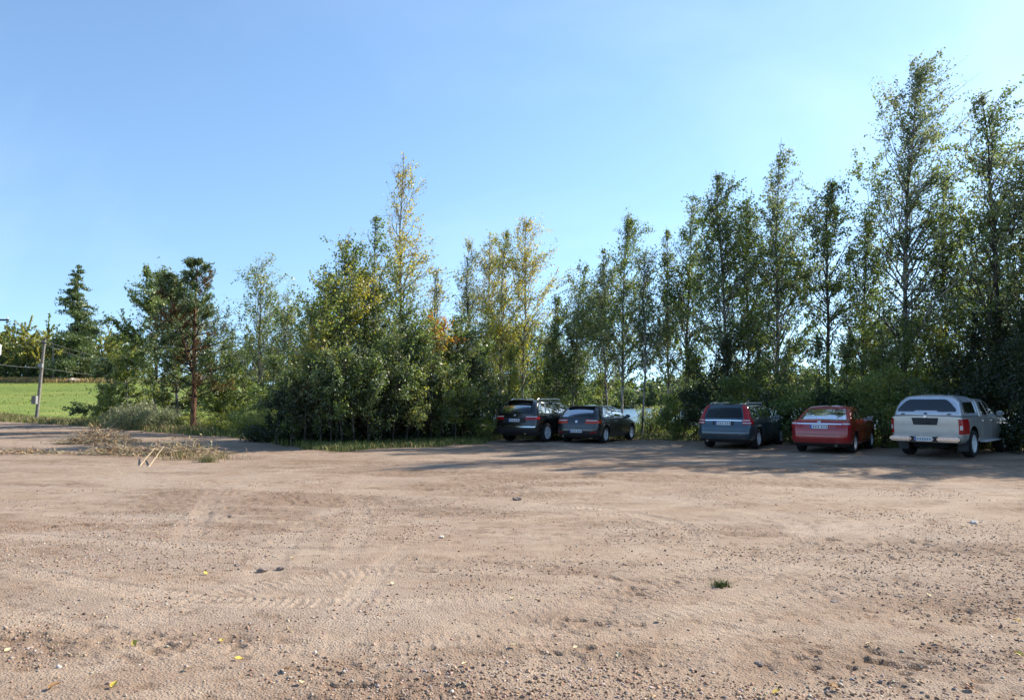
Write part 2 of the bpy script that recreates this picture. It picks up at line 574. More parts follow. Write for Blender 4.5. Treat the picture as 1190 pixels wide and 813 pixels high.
def blades(name, P, h, w, cols, rng, mat_=None, lean=.5, droop=.3):
    """grass: each blade two bent quads, as one mesh"""
    n = len(P)
    az = rng.uniform(0, 2 * math.pi, n)
    d = np.stack([np.cos(az), np.sin(az), np.zeros(n)], 1)
    s = np.stack([-np.sin(az), np.cos(az), np.zeros(n)], 1) * (w[:, None] * .5)
    ln = rng.uniform(.05, lean, n)[:, None] * h[:, None]
    up = np.array([0, 0, 1.])
    a, b = P + s, P - s
    mpt = P + d * ln * .35 + up * h[:, None] * .6
    c, e = mpt - s * .7, mpt + s * .7
    tip = P + d * ln * (1 + droop) + up * h[:, None] * (1 - droop * .3)
    f, g = tip - s * .12, tip + s * .12
    V = np.stack([a, b, c, e, f, g], 1).reshape(-1, 3)
    k = (np.arange(n) * 6)[:, None, None]
    Fq = (k + np.array([[0, 1, 2, 3], [3, 2, 4, 5]])[None]).reshape(-1, 4)
    return V, Fq, np.repeat(cols, 6, 0)


def jitter(pal, n, rng, var=.22):
    """palette [(rgb, weight)] -> n colours"""
    w = np.array([p[1] for p in pal], float); w /= w.sum()
    c = np.array([p[0] for p in pal], float)[rng.choice(len(pal), n, p=w)]
    return np.clip(c * rng.uniform(1 - var, 1 + var, (n, 1)) * rng.uniform(.92, 1.08, (n, 3)), 0, 1)
# ------------------------------------------------------------------ foliage
GC = 'trees of the thicket left of the cars'
NLEAF, WID = 1.4, 2.05
G_MID, G_DARK, G_LIME, G_GREY = (.165, .22, .052), (.088, .122, .033), (.245, .285, .075), (.215, .245, .14)
G_YEL, G_GOLD, G_PALE, G_ORG, G_BRN = (.50, .42, .075), (.58, .40, .06), (.36, .35, .18), (.55, .17, .03), (.20, .10, .04)
PAL = {
    'farshore': [((.10, .14, .05), 5), ((.14, .17, .075), 3), ((.17, .17, .07), 1)],
    'shade': [((.030, .047, .014), 6), ((.048, .070, .018), 3), ((.085, .105, .028), 1)],  # leaf greens darkened to stand in for shade low in the thicket
    'mound': [((.19, .205, .105), 5), ((.25, .25, .145), 4), (G_GREY, 2), (G_DARK, 1.5)],
    'green': [(G_MID, 6), (G_LIME, 2), (G_DARK, 3), (G_GREY, 1)],
    'dark': [(G_DARK, 6), (G_MID, 4), (G_GREY, 1.5)],
    'light': [(G_LIME, 5), (G_MID, 4), (G_GREY, 2), (G_YEL, .6)],
    'greyleaf': [(G_GREY, 5), (G_MID, 4), (G_DARK, 2), (G_PALE, 1)],
    'yellowgreen': [(G_YEL, 3.5), (G_LIME, 4), (G_MID, 3), (G_GOLD, .7)],
    'turning': [(G_MID, 5), (G_LIME, 5), (G_YEL, 1.7), (G_GOLD, .35)],
    'yellow': [(G_YEL, 8), (G_PALE, 4), (G_LIME, 1), (G_GOLD, 1.5)],
    'pale': [(G_PALE, 6), (G_YEL, 3), (G_LIME, 2), (G_GREY, 2)],
    'gold': [(G_GOLD, 5), (G_YEL, 5), (G_LIME, 3)],
    'orange': [(G_ORG, 4), (G_GOLD, 3), (G_MID, 3), (G_YEL, 2), ((.40, .09, .03), 1.5)],
    'brown': [(G_BRN, 5), (G_MID, 2), (G_DARK, 2)],
    'needle': [((.085, .125, .045), 5), ((.12, .16, .055), 4), ((.17, .19, .06), 2)],
    'rust': [((.20, .085, .03), 4), ((.10, .07, .03), 2), ((.04, .06, .025), 2)],
    'far_mix': [(G_LIME, 3), (G_MID, 4), (G_YEL, 1.6), (G_GREY, 2)],
    'far_gold': [(G_YEL, 3), (G_LIME, 3), (G_MID, 2), (G_BRN, .8)],
}


def leaves(C, size, cols, rng, hang=.5, aspect=.72):
    n = len(C)
    a = rng.normal(size=(n, 3)); a /= np.linalg.norm(a, axis=1, keepdims=True)
    a[:, 2] -= hang; a /= np.linalg.norm(a, axis=1, keepdims=True)
    b = np.cross(a, rng.normal(size=(n, 3))); b /= np.linalg.norm(b, axis=1, keepdims=True) + 1e-9
    L = np.asarray(size)[:, None] * rng.uniform(.65, 1.25, (n, 1))
    V = np.stack([C - a * L * .5, C + b * L * aspect * .5 - a * L * .08, C + a * L * .5, C - b * L * aspect * .5 - a * L * .08], 1).reshape(-1, 3)
    return V, np.arange(n * 4).reshape(-1, 4), np.repeat(cols, 4, 0)


def tree(name, label, cat, base, top, W, cb, n, pal, seed, ls=.098, tr=.07, bark=None, group=None, el=(44, 72), nb_per_m=9.5,
         prof=None, wind=.25, droop=.14, bare=.12, low=0., wander=.05, branch_r=1.0, pal_low=None):
    """slender broad-leaved tree: bent trunk, rising limbs with twigs, single leaves on the twigs"""
    rng = np.random.default_rng(seed)
    bx, by = base
    bz = gz(bx, by) - .05
    t = thing(name, label, cat, (bx, by, bz), 0, group)
    top = np.array(top) - np.array([bx, by, bz])
    H = top[2]
    K = 18
    tt = np.linspace(0, 1, K)
    wob = np.cumsum(rng.normal(0, wander, (K, 2)), 0) * tt[:, None]
    wob -= tt[:, None] * wob[-1]
    tp = np.stack([top[0] * tt ** 1.35 + wob[:, 0], top[1] * tt ** 1.35 + wob[:, 1], H * tt], 1)
    trad = tr * (1 - tt) ** .8 + .006
    acc = Acc()
    acc.add(*tube(tp, trad, 7))
    nb = max(8, int((1 - cb) * H * nb_per_m))
    u = np.sort(rng.uniform(0, 1, nb))
    tb = cb + (1 - cb) * .97 * u ** .95
    az = np.arange(nb) * 2.4 + rng.normal(0, .5, nb)
    if prof is None:
        pr = np.minimum(1, u * 3 + .72) * (1 - u) ** rng.uniform(.55, .80) + .02
    else:
        pr = prof(u)
    n = int(n * NLEAF * (.8 if group == GC else 1))
    Ln = W * WID * pr * rng.uniform(.4, 1.3, nb)
    elv = np.radians(rng.uniform(el[0], el[1], nb) + 12 * u)
    bp = np.stack([np.interp(tb, tt, tp[:, k]) for k in range(3)], 1)
    brad = np.interp(tb, tt, trad) * .45 * branch_r
    brad = np.minimum(brad, .008 + Ln * .012)
    S = np.linspace(0, 1, 6)
    hz = np.stack([np.cos(az), np.sin(az)], 1)
    pts = np.zeros((nb, 6, 3))
    pts[..., :2] = bp[:, None, :2] + hz[:, None] * (Ln * np.cos(elv))[:, None, None] * S[None, :, None]
    pts[..., 2] = bp[:, None, 2] + (Ln * np.sin(elv))[:, None] * S[None] - (droop * Ln)[:, None] * S[None] ** 2.2
    pts[..., 0] += wind * (Ln[:, None] * .35) * S[None] ** 2
    pts[:, 1:] += rng.normal(0, .03, (nb, 5, 3)) * Ln[:, None, None]
    for s in range(5):
        acc.add(*prisms(pts[:, s], pts[:, s + 1], brad * (1 - S[s]) + .003, brad * (1 - S[s + 1]) + .003, 4))
    nt_ = 10
    st = rng.uniform(.22, 1.0, (nb, nt_))
    ti = np.minimum((st * 5).astype(int), 4)
    fr = st * 5 - ti
    bi = np.arange(nb)[:, None]
    ta = pts[bi, ti] * (1 - fr[..., None]) + pts[bi, ti + 1] * fr[..., None]
    bd = pts[bi, ti + 1] - pts[bi, ti]
    bd /= np.linalg.norm(bd, axis=-1, keepdims=True) + 1e-9
    td = bd * .8 + rng.normal(0, .5, (nb, nt_, 3)) + np.array([wind, 0, .05])
    td /= np.linalg.norm(td, axis=-1, keepdims=True)
    tl = (.07 + .40 * Ln[:, None]) * rng.uniform(.5, 1.2, (nb, nt_))
    te = ta + td * tl[..., None]
    acc.add(*prisms(ta.reshape(-1, 3), te.reshape(-1, 3), .005, .002, 3))
    tk = acc.build('trunk', bark or BARK_BIRCH, t, True)
    wb = rng.uniform(.12, 1, nb) * (.10 + Ln / Ln.max()) ** .55
    wb[rng.uniform(size=nb) < bare] *= .08
    w = (wb[:, None] * tl * rng.uniform(.2, 1, (nb, nt_))).ravel()
    w /= w.sum()
    k = rng.choice(nb * nt_, n, p=w)
    f = rng.uniform(.05, 1.1, n)[:, None]
    A, B = ta.reshape(-1, 3)[k], te.reshape(-1, 3)[k]
    C = A + (B - A) * f + rng.normal(0, .06, (n, 3)) * np.minimum(1, .45 + Ln[k // nt_] / 1.2)[:, None]
    C[:, 2] -= np.abs(rng.normal(0, .05, n))
    # colour follows the clump it sits in, then each leaf on its own
    cl = jitter(PAL[pal], nb, rng, .15)[k // nt_]
    cols = .55 * jitter(PAL[pal], n, rng, .25) + .45 * cl
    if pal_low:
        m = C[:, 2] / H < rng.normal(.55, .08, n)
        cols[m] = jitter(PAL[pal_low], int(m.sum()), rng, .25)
    V, Fq, Cc = leaves(C, np.full(n, ls), cols, rng)
    mesh_np('crown', V, Fq, LEAF, t, Cc)
    return t


def shrub(name, label, cat, base, size, n, pal, seed, ls=.09, group=None, nclump=34, zc=.5, stems=9, mat_=None, hang=.3, aspect=.7, stem_mat=None, topbias=.7):
    """bushy plant: stems fanning out of one root, leaves in loose clumps"""
    rng = np.random.default_rng(seed)
    bx, by = base
    bz = gz(bx, by) - .03
    t = thing(name, label, cat, (bx, by, bz), 0, group)
    sx, sy, sz = size
    d = rng.normal(size=(nclump, 3)); d /= np.linalg.norm(d, axis=1, keepdims=True)
    rr = rng.uniform(.25, 1, (nclump, 1)) ** topbias
    cc = d * rr * np.array([sx, sy, sz * .5]) * .5 * np.array([1, 1, 1])
    cc = np.stack([cc[:, 0], cc[:, 1], sz * zc + cc[:, 2] * 2 * .92], 1)
    cc[:, 2] = np.clip(cc[:, 2], .08 * sz, sz)
    acc = Acc()
    k = rng.choice(nclump, min(nclump, stems * 2), replace=False)
    root = np.stack([rng.normal(0, sx * .07, len(k)), rng.normal(0, sy * .07, len(k)), np.zeros(len(k))], 1)
    mid = root * .4 + cc[k] * .6 + rng.normal(0, .05, (len(k), 3)) * sz
    mid[:, 2] = np.abs(mid[:, 2])
    acc.add(*prisms(root, mid, .022, .014, 5)); acc.add(*prisms(mid, cc[k], .014, .004, 4))
    acc.build('stem', stem_mat or BARK_GREY, t, True)
    cr = rng.uniform(.10, .24, nclump) * (sx + sy + sz) / 3
    wv = cr ** 2 * rng.uniform(.5, 1.2, nclump); wv /= wv.sum()
    q = rng.choice(nclump, n, p=wv)
    off = rng.normal(size=(n, 3)); off /= np.linalg.norm(off, axis=1, keepdims=True)
    C = cc[q] + off * (cr[q] * rng.uniform(.2, 1, n) ** .5)[:, None] * np.array([1, 1, .8])
    C[:, 2] = np.abs(C[:, 2]) + .02
    cl = jitter(PAL[pal], nclump, rng, .15)[q]
    cols = .6 * jitter(PAL[pal], n, rng, .25) + .4 * cl
    V, Fq, Cc = leaves(C, np.full(n, ls), cols, rng, hang, aspect)
    mesh_np('foliage', V, Fq, mat_ or LEAF, t, Cc)
    return t


def conifer(name, label, base, H, W, n, seed, group=None, pal='needle', ls=.4, z0=.12, tiers=26, irregular=.35, cat='spruce', bark=None, tr=.22, lean=(0, 0), pw=.75):
    """spruce: whorls of drooping boughs on a straight stem, sprays of needles along each bough"""
    rng = np.random.default_rng(seed)
    bx, by = base
    bz = gz(bx, by) - .1
    t = thing(name, label, cat, (bx, by, bz), 0, group)
    acc = Acc()
    acc.add(*tube([(lean[0] * s, lean[1] * s, H * s) for s in np.linspace(0, 1, 8)], tr * (1 - np.linspace(0, 1, 8)) + .02, 8))
    u = np.repeat(np.linspace(z0, .985, tiers), 7)
    nb = len(u)
    u = np.clip(u + rng.normal(0, .3 / tiers, nb), z0, .985)
    az = rng.uniform(0, 2 * math.pi, nb)
    tierf = np.repeat(rng.uniform(1 - irregular, 1 + irregular * .6, tiers), 7)
    L = W * .5 * ((1 - u) ** pw + .04) * tierf * rng.uniform(.6, 1.1, nb) * np.minimum(1, (u - z0) * 6 + .55)
    A = np.stack([lean[0] * u, lean[1] * u, H * u], 1)
    dirh = np.stack([np.cos(az), np.sin(az), np.zeros(nb)], 1)
    B = A + dirh * L[:, None]; B[:, 2] += L * rng.uniform(-.30, .12, nb)
    acc.add(*prisms(A, B, .02 + L * .012, .01, 4))
    acc.build('trunk', bark or BARK_DARK, t, True)
    w = L ** 1.3; w /= w.sum()
    k = rng.choice(nb, n, p=w)
    f = rng.uniform(.12, 1.05, n)[:, None]
    C = A[k] + (B[k] - A[k]) * f + rng.normal(0, 1, (n, 3)) * (L[k][:, None] * np.array([.13, .13, .06]) + .04)
    C[:, 2] -= np.abs(rng.normal(0, .05, n)) * L[k]
    cols = .6 * jitter(PAL[pal], n, rng, .25) + .4 * jitter(PAL[pal], nb, rng, .2)[k]
    V, Fq, Cc = leaves(C, np.full(n, ls), cols, rng, .35, .45)
    mesh_np('crown', V, Fq, NEEDLE, t, Cc)
    return t


def pine(name, label, base, tops, n, seed, rust=.2):
    """scots pine with a reddish stem that forks; needles in tufts at the shoot ends"""
    rng = np.random.default_rng(seed)
    bx, by = base
    bz = gz(bx, by) - .05
    t = thing(name, label, 'pine', (bx, by, bz))
    acc, lv, twg = Acc(), Acc(), Acc()
    for ki, (tx, ty, tz, cb, W, share) in enumerate(tops):
        H = tz - bz
        s = np.linspace(0, 1, 12)
        P = np.stack([(tx - bx) * (s if ki == 0 else np.clip((s - .33) / .67, 0, 1)) + np.sin(s * 7) * .07 * s, (ty - by) * s, H * s], 1)
        if ki: P[:, :2] += np.stack([(tops[0][0] - bx) * np.minimum(s, .33), 0 * s], 1)
        rad = (.15 if ki == 0 else .10) * (1 - s) ** .8 + .015
        sl = P[3:] if ki else P; acc.add(*tube(sl, rad[3:] if ki else rad, 8))
        nw = 12
        u = np.repeat(np.linspace(cb, .97, nw), 6)
        nb = len(u); u = u + rng.normal(0, .012, nb)
        u = np.clip(u, cb, .985); v = (u - cb) / (1 - cb)
        az = rng.uniform(0, 2 * math.pi, nb)
        L = W * (np.minimum(1, v * 3 + .6) * (1 - v) ** .82 + .09) * rng.uniform(.45, 1.2, nb)
        A = np.stack([np.interp(u, s, P[:, q]) for q in range(3)], 1)
        el = np.radians(rng.uniform(5, 40, nb) + 25 * v)
        B = A + np.stack([np.cos(az) * np.cos(el), np.sin(az) * np.cos(el), np.sin(el)], 1) * L[:, None]
        twg.add(*prisms(A, B, .012 + L * .010, .008, 4))
        ns = 7
        f = rng.uniform(.45, 1, (nb, ns))
        a2 = A[:, None] + (B - A)[:, None] * f[..., None]
        d2 = (B - A)[:, None] / L[:, None, None] * .8 + rng.normal(0, .6, (nb, ns, 3)) + np.array([0, 0, .35])
        d2 /= np.linalg.norm(d2, axis=-1, keepdims=True)
        b2 = a2 + d2 * (.14 + .22 * L)[:, None, None]
        twg.add(*prisms(a2.reshape(-1, 3), b2.reshape(-1, 3), .006, .004, 3))
        m = int(n * share)
        k = rng.integers(0, nb * ns, m)
        g = rng.uniform(.25, 1.1, m)[:, None]
        C = a2.reshape(-1, 3)[k] + (b2 - a2).reshape(-1, 3)[k] * g + rng.normal(0, .06, (m, 3))
        isr = rng.uniform(size=nb) < rust * (1.6 if ki == 1 else .6) * np.clip(1.5 - v * 1.4, 0, 1)
        cols = jitter(PAL['needle'], m, rng, .3)
        rr = isr[k // ns]
        cols[rr] = jitter(PAL['rust'], int(rr.sum()), rng, .3)
        lv.add(*leaves(C, np.full(m, .145), cols, rng, -.25, .32))
    acc.build('trunk', BARK_PINE, t, True)
    twg.build('branches', BARK_DARK, t, True)
    lv.build('crown', NEEDLE, t)
    return t
# ------------------------------------------------------------------ trees of the place
def rowdepth(px, q):
    a = (px - CX) / F
    return (q + 30.32) / (.53 * a + .848)


GB = 'slender trees in the row behind the parked cars'
GC = 'trees of the thicket left of the cars'
# label, (top px, top py), base px, q (row) or -depth, limb length, crown base, leaves, palette, group, options
ROWTREES = [
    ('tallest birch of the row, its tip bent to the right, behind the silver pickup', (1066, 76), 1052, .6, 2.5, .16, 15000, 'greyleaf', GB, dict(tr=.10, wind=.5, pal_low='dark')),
    ('open-crowned tall tree near the right edge, its limbs spread in separate tufts', (1140, 110), 1163, .2, 2.7, .14, 12500, 'greyleaf', GB, dict(tr=.11, wind=.4, bare=.25, nb_per_m=6, bark='grey', ls=.10)),
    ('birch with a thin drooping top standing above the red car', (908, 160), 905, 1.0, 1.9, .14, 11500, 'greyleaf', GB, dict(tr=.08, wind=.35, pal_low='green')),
    ('dark dense birch rising above the blue estate car', (832, 197), 846, .8, 2.1, .12, 13000, 'dark', GB, dict(tr=.08, wind=.35)),
    ('second dark birch, shoulder to shoulder with the one above the blue estate car', (806, 222), 800, 1.8, 1.8, .12, 8500, 'green', GB, dict(tr=.07)),
    ('birch with upright green crown between the estate car and the red car', (868, 226), 868, 1.6, 1.6, .13, 8000, 'green', GB, dict(tr=.07)),
    ('bare-stemmed dark tree with a small ragged crown right of the red car', (966, 212), 963, .4, 1.5, .34, 6000, 'dark', GB, dict(tr=.085, bark='grey', bare=.3)),
    ('loose-crowned young birch between the red car and the silver pickup', (1008, 232), 1003, 1.8, 1.6, .12, 6500, 'green', GB, dict(tr=.06)),
    ('thin birch filling the gap beside the tallest birch', (1098, 196), 1096, 2.6, 1.7, .12, 6500, 'green', GB, dict(tr=.06)),
    ('birch cut by the right edge of the view, dark lower crown', (1196, 176), 1200, .9, 2.3, .10, 9500, 'dark', GB, dict(tr=.08)),
    ('pointed birch with a dense green crown above the charcoal hatchback', (728, 250), 723, .8, 1.7, .18, 9000, 'green', GB, dict(tr=.06)),
    ('thin see-through birch with few leaves right of the charcoal hatchback', (752, 284), 746, .3, 1.1, .3, 2300, 'greyleaf', GB, dict(tr=.045, bare=.3)),
    ('slim leaning birch just left of the pointed one above the hatchback', (700, 288), 706, 1.2, 1.3, .2, 5000, 'greyleaf', GB, dict(tr=.05)),
    ('dark cone-shaped young tree behind the black and charcoal cars', (682, 306), 664, 2.0, 1.7, .10, 9500, 'dark', GB, dict(tr=.05, wind=.3)),
    ('low dark birch hugging the cone-shaped tree behind the hatchback', (650, 340), 646, 2.6, 1.3, .08, 5500, 'dark', GB, dict(tr=.05)),
    ('thin birch with sparse top left of the blue estate car', (774, 262), 776, 1.8, 1.3, .16, 4200, 'greyleaf', GB, dict(tr=.05)),
    # autumn trees behind the black car
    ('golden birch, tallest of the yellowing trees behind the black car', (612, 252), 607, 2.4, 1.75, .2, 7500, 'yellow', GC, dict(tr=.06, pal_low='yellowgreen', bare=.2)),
    ('half yellow birch with a greenish top behind the black car', (588, 264), 580, 2.2, 1.7, .18, 7500, 'yellowgreen', GC, dict(tr=.06)),
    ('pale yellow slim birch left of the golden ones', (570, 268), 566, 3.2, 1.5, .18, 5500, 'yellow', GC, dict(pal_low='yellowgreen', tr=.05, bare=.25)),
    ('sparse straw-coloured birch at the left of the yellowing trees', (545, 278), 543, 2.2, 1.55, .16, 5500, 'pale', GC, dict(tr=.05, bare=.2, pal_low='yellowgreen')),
    # left thicket
    ('very tall thin birch with a nearly bare yellow top rising from the thicket', (469, 177), 462, -31.0, 1.45, .28, 4300, 'yellow', GC, dict(tr=.075, bare=.3, nb_per_m=8, pal_low='turning', wind=.15)),
    ('narrow dark green tree close beside the tall yellow birch', (437, 248), 432, -29.5, 1.2, .16, 6500, 'green', GC, dict(tr=.06)),
    ('bushy birch with yellow-green leaves on the left shoulder of the thicket', (405, 276), 400, -29.0, 1.6, .12, 7500, 'turning', GC, dict(tr=.06)),
    ('broad low-crowned birch at the left end of the thicket', (384, 316), 376, -28.5, 1.8, .10, 8000, 'turning', GC, dict(tr=.06)),
    ('green young tree between the broad birch and the tall yellow birch', (420, 318), 418, -31.0, 1.6, .1, 7000, 'light', GC, dict(tr=.05)),
    ('pale feathery birch with few leaves right of the tall yellow birch', (507, 312), 498, -32.0, 1.2, .2, 2600, 'pale', GC, dict(tr=.05, bare=.3)),
    ('young aspen with an orange-red top in the thicket', (508, 366), 506, -29.0, .55, .62, 900, 'orange', GC, dict(tr=.04, ls=.10, bare=.05)),
    ('small green tree under the tall yellow birch', (470, 362), 468, -28.5, 1.5, .1, 6500, 'green', GC, dict(tr=.045)),
    ('green sapling at the right of the orange aspen', (530, 372), 528, -30, 1.4, .1, 5500, 'dark', GC, dict(tr=.045)),
    ('dark young tree behind the left end of the thicket', (362, 356), 360, -31, 1.3, .08, 5500, 'green', GC, dict(tr=.045)),
    # left side of the road
    ('pale young birch, taller of two standing right of the red-stemmed pine', (303, 300), 300, -37.0, 1.7, .16, 5200, 'light', 'pair of young birches by the road', dict(tr=.06, bare=.2, wind=.2)),
    ('pale young birch, shorter of two standing right of the red-stemmed pine', (334, 342), 330, -36.0, 1.6, .14, 4800, 'light', 'pair of young birches by the road', dict(tr=.05, bare=.2)),
    ('round-crowned deciduous tree at the left of the red-stemmed pine', (184, 322), 178, -46.0, 1.35, .12, 17000, 'green', None, dict(tr=.13, wind=.0, ls=.13, bark='grey', el=(5, 55), prof=lambda u: np.sqrt(np.clip(1 - (2 * u - .95) ** 2 * .92, .05, 1)))),
    ('pale-topped birch behind the round-crowned tree', (204, 326), 205, -52.0, 2.0, .2, 5000, 'pale', None, dict(tr=.1, ls=.12)),
    ('light green small tree left of the round-crowned tree', (146, 398), 146, -47, 1.15, .02, 11000, 'light', None, dict(tr=.07, ls=.12, el=(0, 55))),
    ('small grey-green tree at the edge of the field', (124, 414), 126, -50, 1.0, .02, 9000, 'greyleaf', None, dict(tr=.06, ls=.12, el=(0, 55))),
    ('fresh green young tree just behind the round bush', (205, 404), 205, -44, 1.0, .02, 10000, 'light', None, dict(tr=.06, ls=.11, el=(0, 55))),
    ('bushy green young tree right of the pine stem', (262, 400), 260, -46.5, 1.15, .02, 11000, 'light', None, dict(tr=.06, ls=.11, el=(0, 55))),
    ('dark bushy young tree between the pine and the two pale birches', (285, 388), 283, -47.5, 1.1, .02, 10000, 'green', None, dict(tr=.06, ls=.11, el=(0, 55))),
    ('leafy sapling below the two pale birches', (318, 410), 316, -35, .9, .02, 7500, 'light', None, dict(tr=.04, el=(5, 60))),
]
for i, (lab, tp, bpx, q, W, cb, n, pal, grp, op) in enumerate(ROWTREES):
    op = dict(op)
    Y = -q if q < 0 else rowdepth(bpx, q)
    b = at(bpx, 500, Y)
    if op.pop('bark', None) == 'grey': op['bark'] = BARK_GREY
    T = at(tp[0], tp[1], Y)
    nm = 'birch_tree' if 'birch' in lab else 'aspen_tree' if 'aspen' in lab else 'young_tree' if ('young' in lab or 'sapling' in lab) else 'deciduous_tree'
    tree(nm, lab, 'birch' if nm == 'birch_tree' else 'tree', (b[0], b[1]), T, W, cb, n, pal, 100 + i, group=grp, **op)

# the row runs on past the right edge of the view; these trees shade the yard
for i, (px, py, q) in enumerate([(1250, 130, .6), (1300, 190, 1.5), (1370, 120, .5), (1450, 170, 1.2), (1540, 90, .5), (1640, 140, 1.0), (1760, 60, .6), (1900, 80, 1.)]):
    Y = rowdepth(px, q)
    b, T = at(px, 500, Y), at(px + 4, py, Y)
    tree('birch_tree', 'birch of the row beyond the right edge of the view', 'birch', (b[0], b[1]), T, 2.4, .06, 11000, 'dark', 160 + i, ls=.12, tr=.08, group='birches beyond the right edge of the view')

# the pine with the red stem and its fork
b = at(224, 500, 38.6)
t1, t2 = at(229, 306, 38.6), at(193, 322, 38.9)
pine('pine_tree', 'red-stemmed pine with a forked top and rusty inner needles by the road', (b[0], b[1]),
     [(*t1, .20, 3.3, .62), (*t2, .38, 2.7, .38)], 28000, 7, rust=.30)

# second rank, dark, behind the row and the thicket: keeps the base of the tree belt closed as in the photograph
GR = 'low trees of the second rank behind the row'
BACK = [(340, 405, 44, 'dark'), (372, 392, 46, 'green'), (398, 384, 40, 'dark'), (428, 380, 42, 'green'), (455, 386, 40, 'dark'), (486, 384, 44, 'green'), (515, 398, 42, 'dark'),
        (546, 392, 44, 'dark'), (572, 380, 43, 'green'), (600, 384, 46, 'dark'), (634, 392, 44, 'green')]
BL = ['dark low tree closing the gap at the left end of the thicket', 'green low tree behind the broad birch', 'dark low tree behind the yellow-green birch', 'green low tree behind the narrow dark tree',
      'dark low tree behind the foot of the tall yellow birch', 'green low tree left of the orange aspen', 'dark low tree behind the orange aspen', 'dark low tree behind the straw-coloured birch',
      'green low tree behind the half yellow birch', 'dark low tree behind the golden birch', 'green low tree right behind the black car']
for i, (px, py, Y, pal) in enumerate(BACK):
    b, T = at(px, 490, Y), at(px + 3, py, Y)
    tree('young_tree', BL[i], 'tree', (b[0], b[1]), T, 1.8, .05, 4600, pal, 300 + i, ls=.12, tr=.06, group=GR)
BACKR = [(1010, 330, 4.5, 'dark', 'low dark tree behind the gap left of the silver pickup'), (1062, 345, 5, 'green', 'low green tree behind the tallest birch'),
         (1112, 330, 4.0, 'dark', 'low dark tree above the cab of the silver pickup'), (1158, 318, 3.6, 'dark', 'low dark tree behind the open-crowned tree'), (1196, 330, 3.0, 'dark', 'low dark tree at the right edge behind the pickup'),
         (930, 352, 4.5, 'dark', 'low dark tree behind the red car'), (884, 350, 5, 'green', 'low green tree behind the gap of the estate and the red car'), (832, 356, 4.5, 'dark', 'low dark tree behind the blue estate car')]
for i, (px, py, q, pal, lab) in enumerate(BACKR[:5]):
    Y = rowdepth(px, q)
    b, T = at(px, 490, Y), at(px + 4, py, Y)
    tree('young_tree', lab, 'tree', (b[0], b[1]), T, 1.5, .05, 4200, pal, 340 + i, ls=.095, tr=.05, group=GR)

# undergrowth
GS = 'undergrowth bushes at the foot of the trees'
UNDER = [  # px, depth, size x, z, palette, leaves, label
    (318, 27.6, 2.6, 2.0, 'dark', 5200, 'dark bush at the left tip of the thicket'),
    (345, 26.9, 2.6, 2.7, 'dark', 6000, 'dark tall bush next to the left tip of the thicket'),
    (375, 26.3, 2.4, 2.5, 'dark', 6000, 'dark bush below the broad low-crowned birch'),
    (404, 26.0, 2.4, 2.9, 'dark', 6000, 'dark bush below the yellow-green birch'),
    (434, 26.4, 2.4, 2.6, 'dark', 6000, 'dark bush below the narrow dark green tree'),
    (463, 27.0, 2.4, 2.9, 'dark', 6000, 'dark bush below the tall yellow birch'),
    (492, 27.8, 2.4, 2.8, 'dark', 6000, 'dark bush left of the orange aspen stem'),
    (520, 28.6, 2.5, 2.9, 'dark', 6000, 'dark bush right of the orange aspen stem'),
    (548, 30.0, 2.5, 2.8, 'green', 5500, 'green bush left of the black car'),
    (572, 32.8, 2.4, 2.6, 'dark', 5200, 'dark bush behind the left side of the black car'),
    (626, 36.0, 1.7, 4.4, 'gold', 4200, 'golden-leaved bush lit by the sun above the black car'),
    (600, 36.5, 2.6, 3.2, 'dark', 5200, 'dark bush behind the middle of the black car'),
    (655, 36.5, 2.6, 2.6, 'green', 5200, 'green bush behind the charcoal hatchback'),
    (690, 36.0, 2.4, 2.3, 'green', 4200, 'thin green bush behind the nose of the hatchback'),
    (756, 33.5, 1.8, 2.0, 'light', 3000, 'light low bush in the gap left of the estate car'),
    (788, 31.0, 1.8, 2.6, 'green', 4600, 'green bush at the left of the blue estate car'),
    (822, 30.0, 2.4, 2.8, 'dark', 5500, 'dark bush behind the blue estate car'),
    (858, 29.2, 2.2, 2.5, 'green', 5500, 'green bush behind the nose of the blue estate car'),
    (893, 28.4, 2.2, 2.6, 'dark', 5500, 'dark bush between the estate car and the red car'),
    (930, 27.8, 2.2, 2.4, 'green', 5500, 'green bush behind the red car'),
    (965, 27.2, 2.2, 2.7, 'dark', 5500, 'dark bush at the bare dark stem by the red car'),
    (1000, 26.6, 2.2, 2.6, 'green', 5500, 'green bush behind the nose of the red car'),
    (1032, 26.0, 2.0, 2.9, 'turning', 5000, 'yellow-green bush at the left of the silver pickup'),
    (1066, 25.8, 2.2, 3.2, 'green', 5500, 'green bush behind the canopy of the silver pickup'),
    (1102, 25.4, 2.2, 3.3, 'dark', 5500, 'dark bush above the cab roof of the silver pickup'),
    (1140, 24.6, 2.2, 3.0, 'dark', 5500, 'dark bush in front of the nose of the silver pickup'),
    (1172, 23.4, 2.3, 2.8, 'dark', 5500, 'dark bush right of the silver pickup'),
    (1200, 22.6, 2.3, 3.0, 'dark', 5500, 'dark bush cut by the right edge of the view'),
    (1260, 22.5, 2.6, 4.5, 'dark', 7000, 'tall dark bush just beyond the right edge of the view'), (1330, 21.5, 2.6, 4.5, 'dark', 7000, 'tall dark bush farther beyond the right edge of the view'),
]
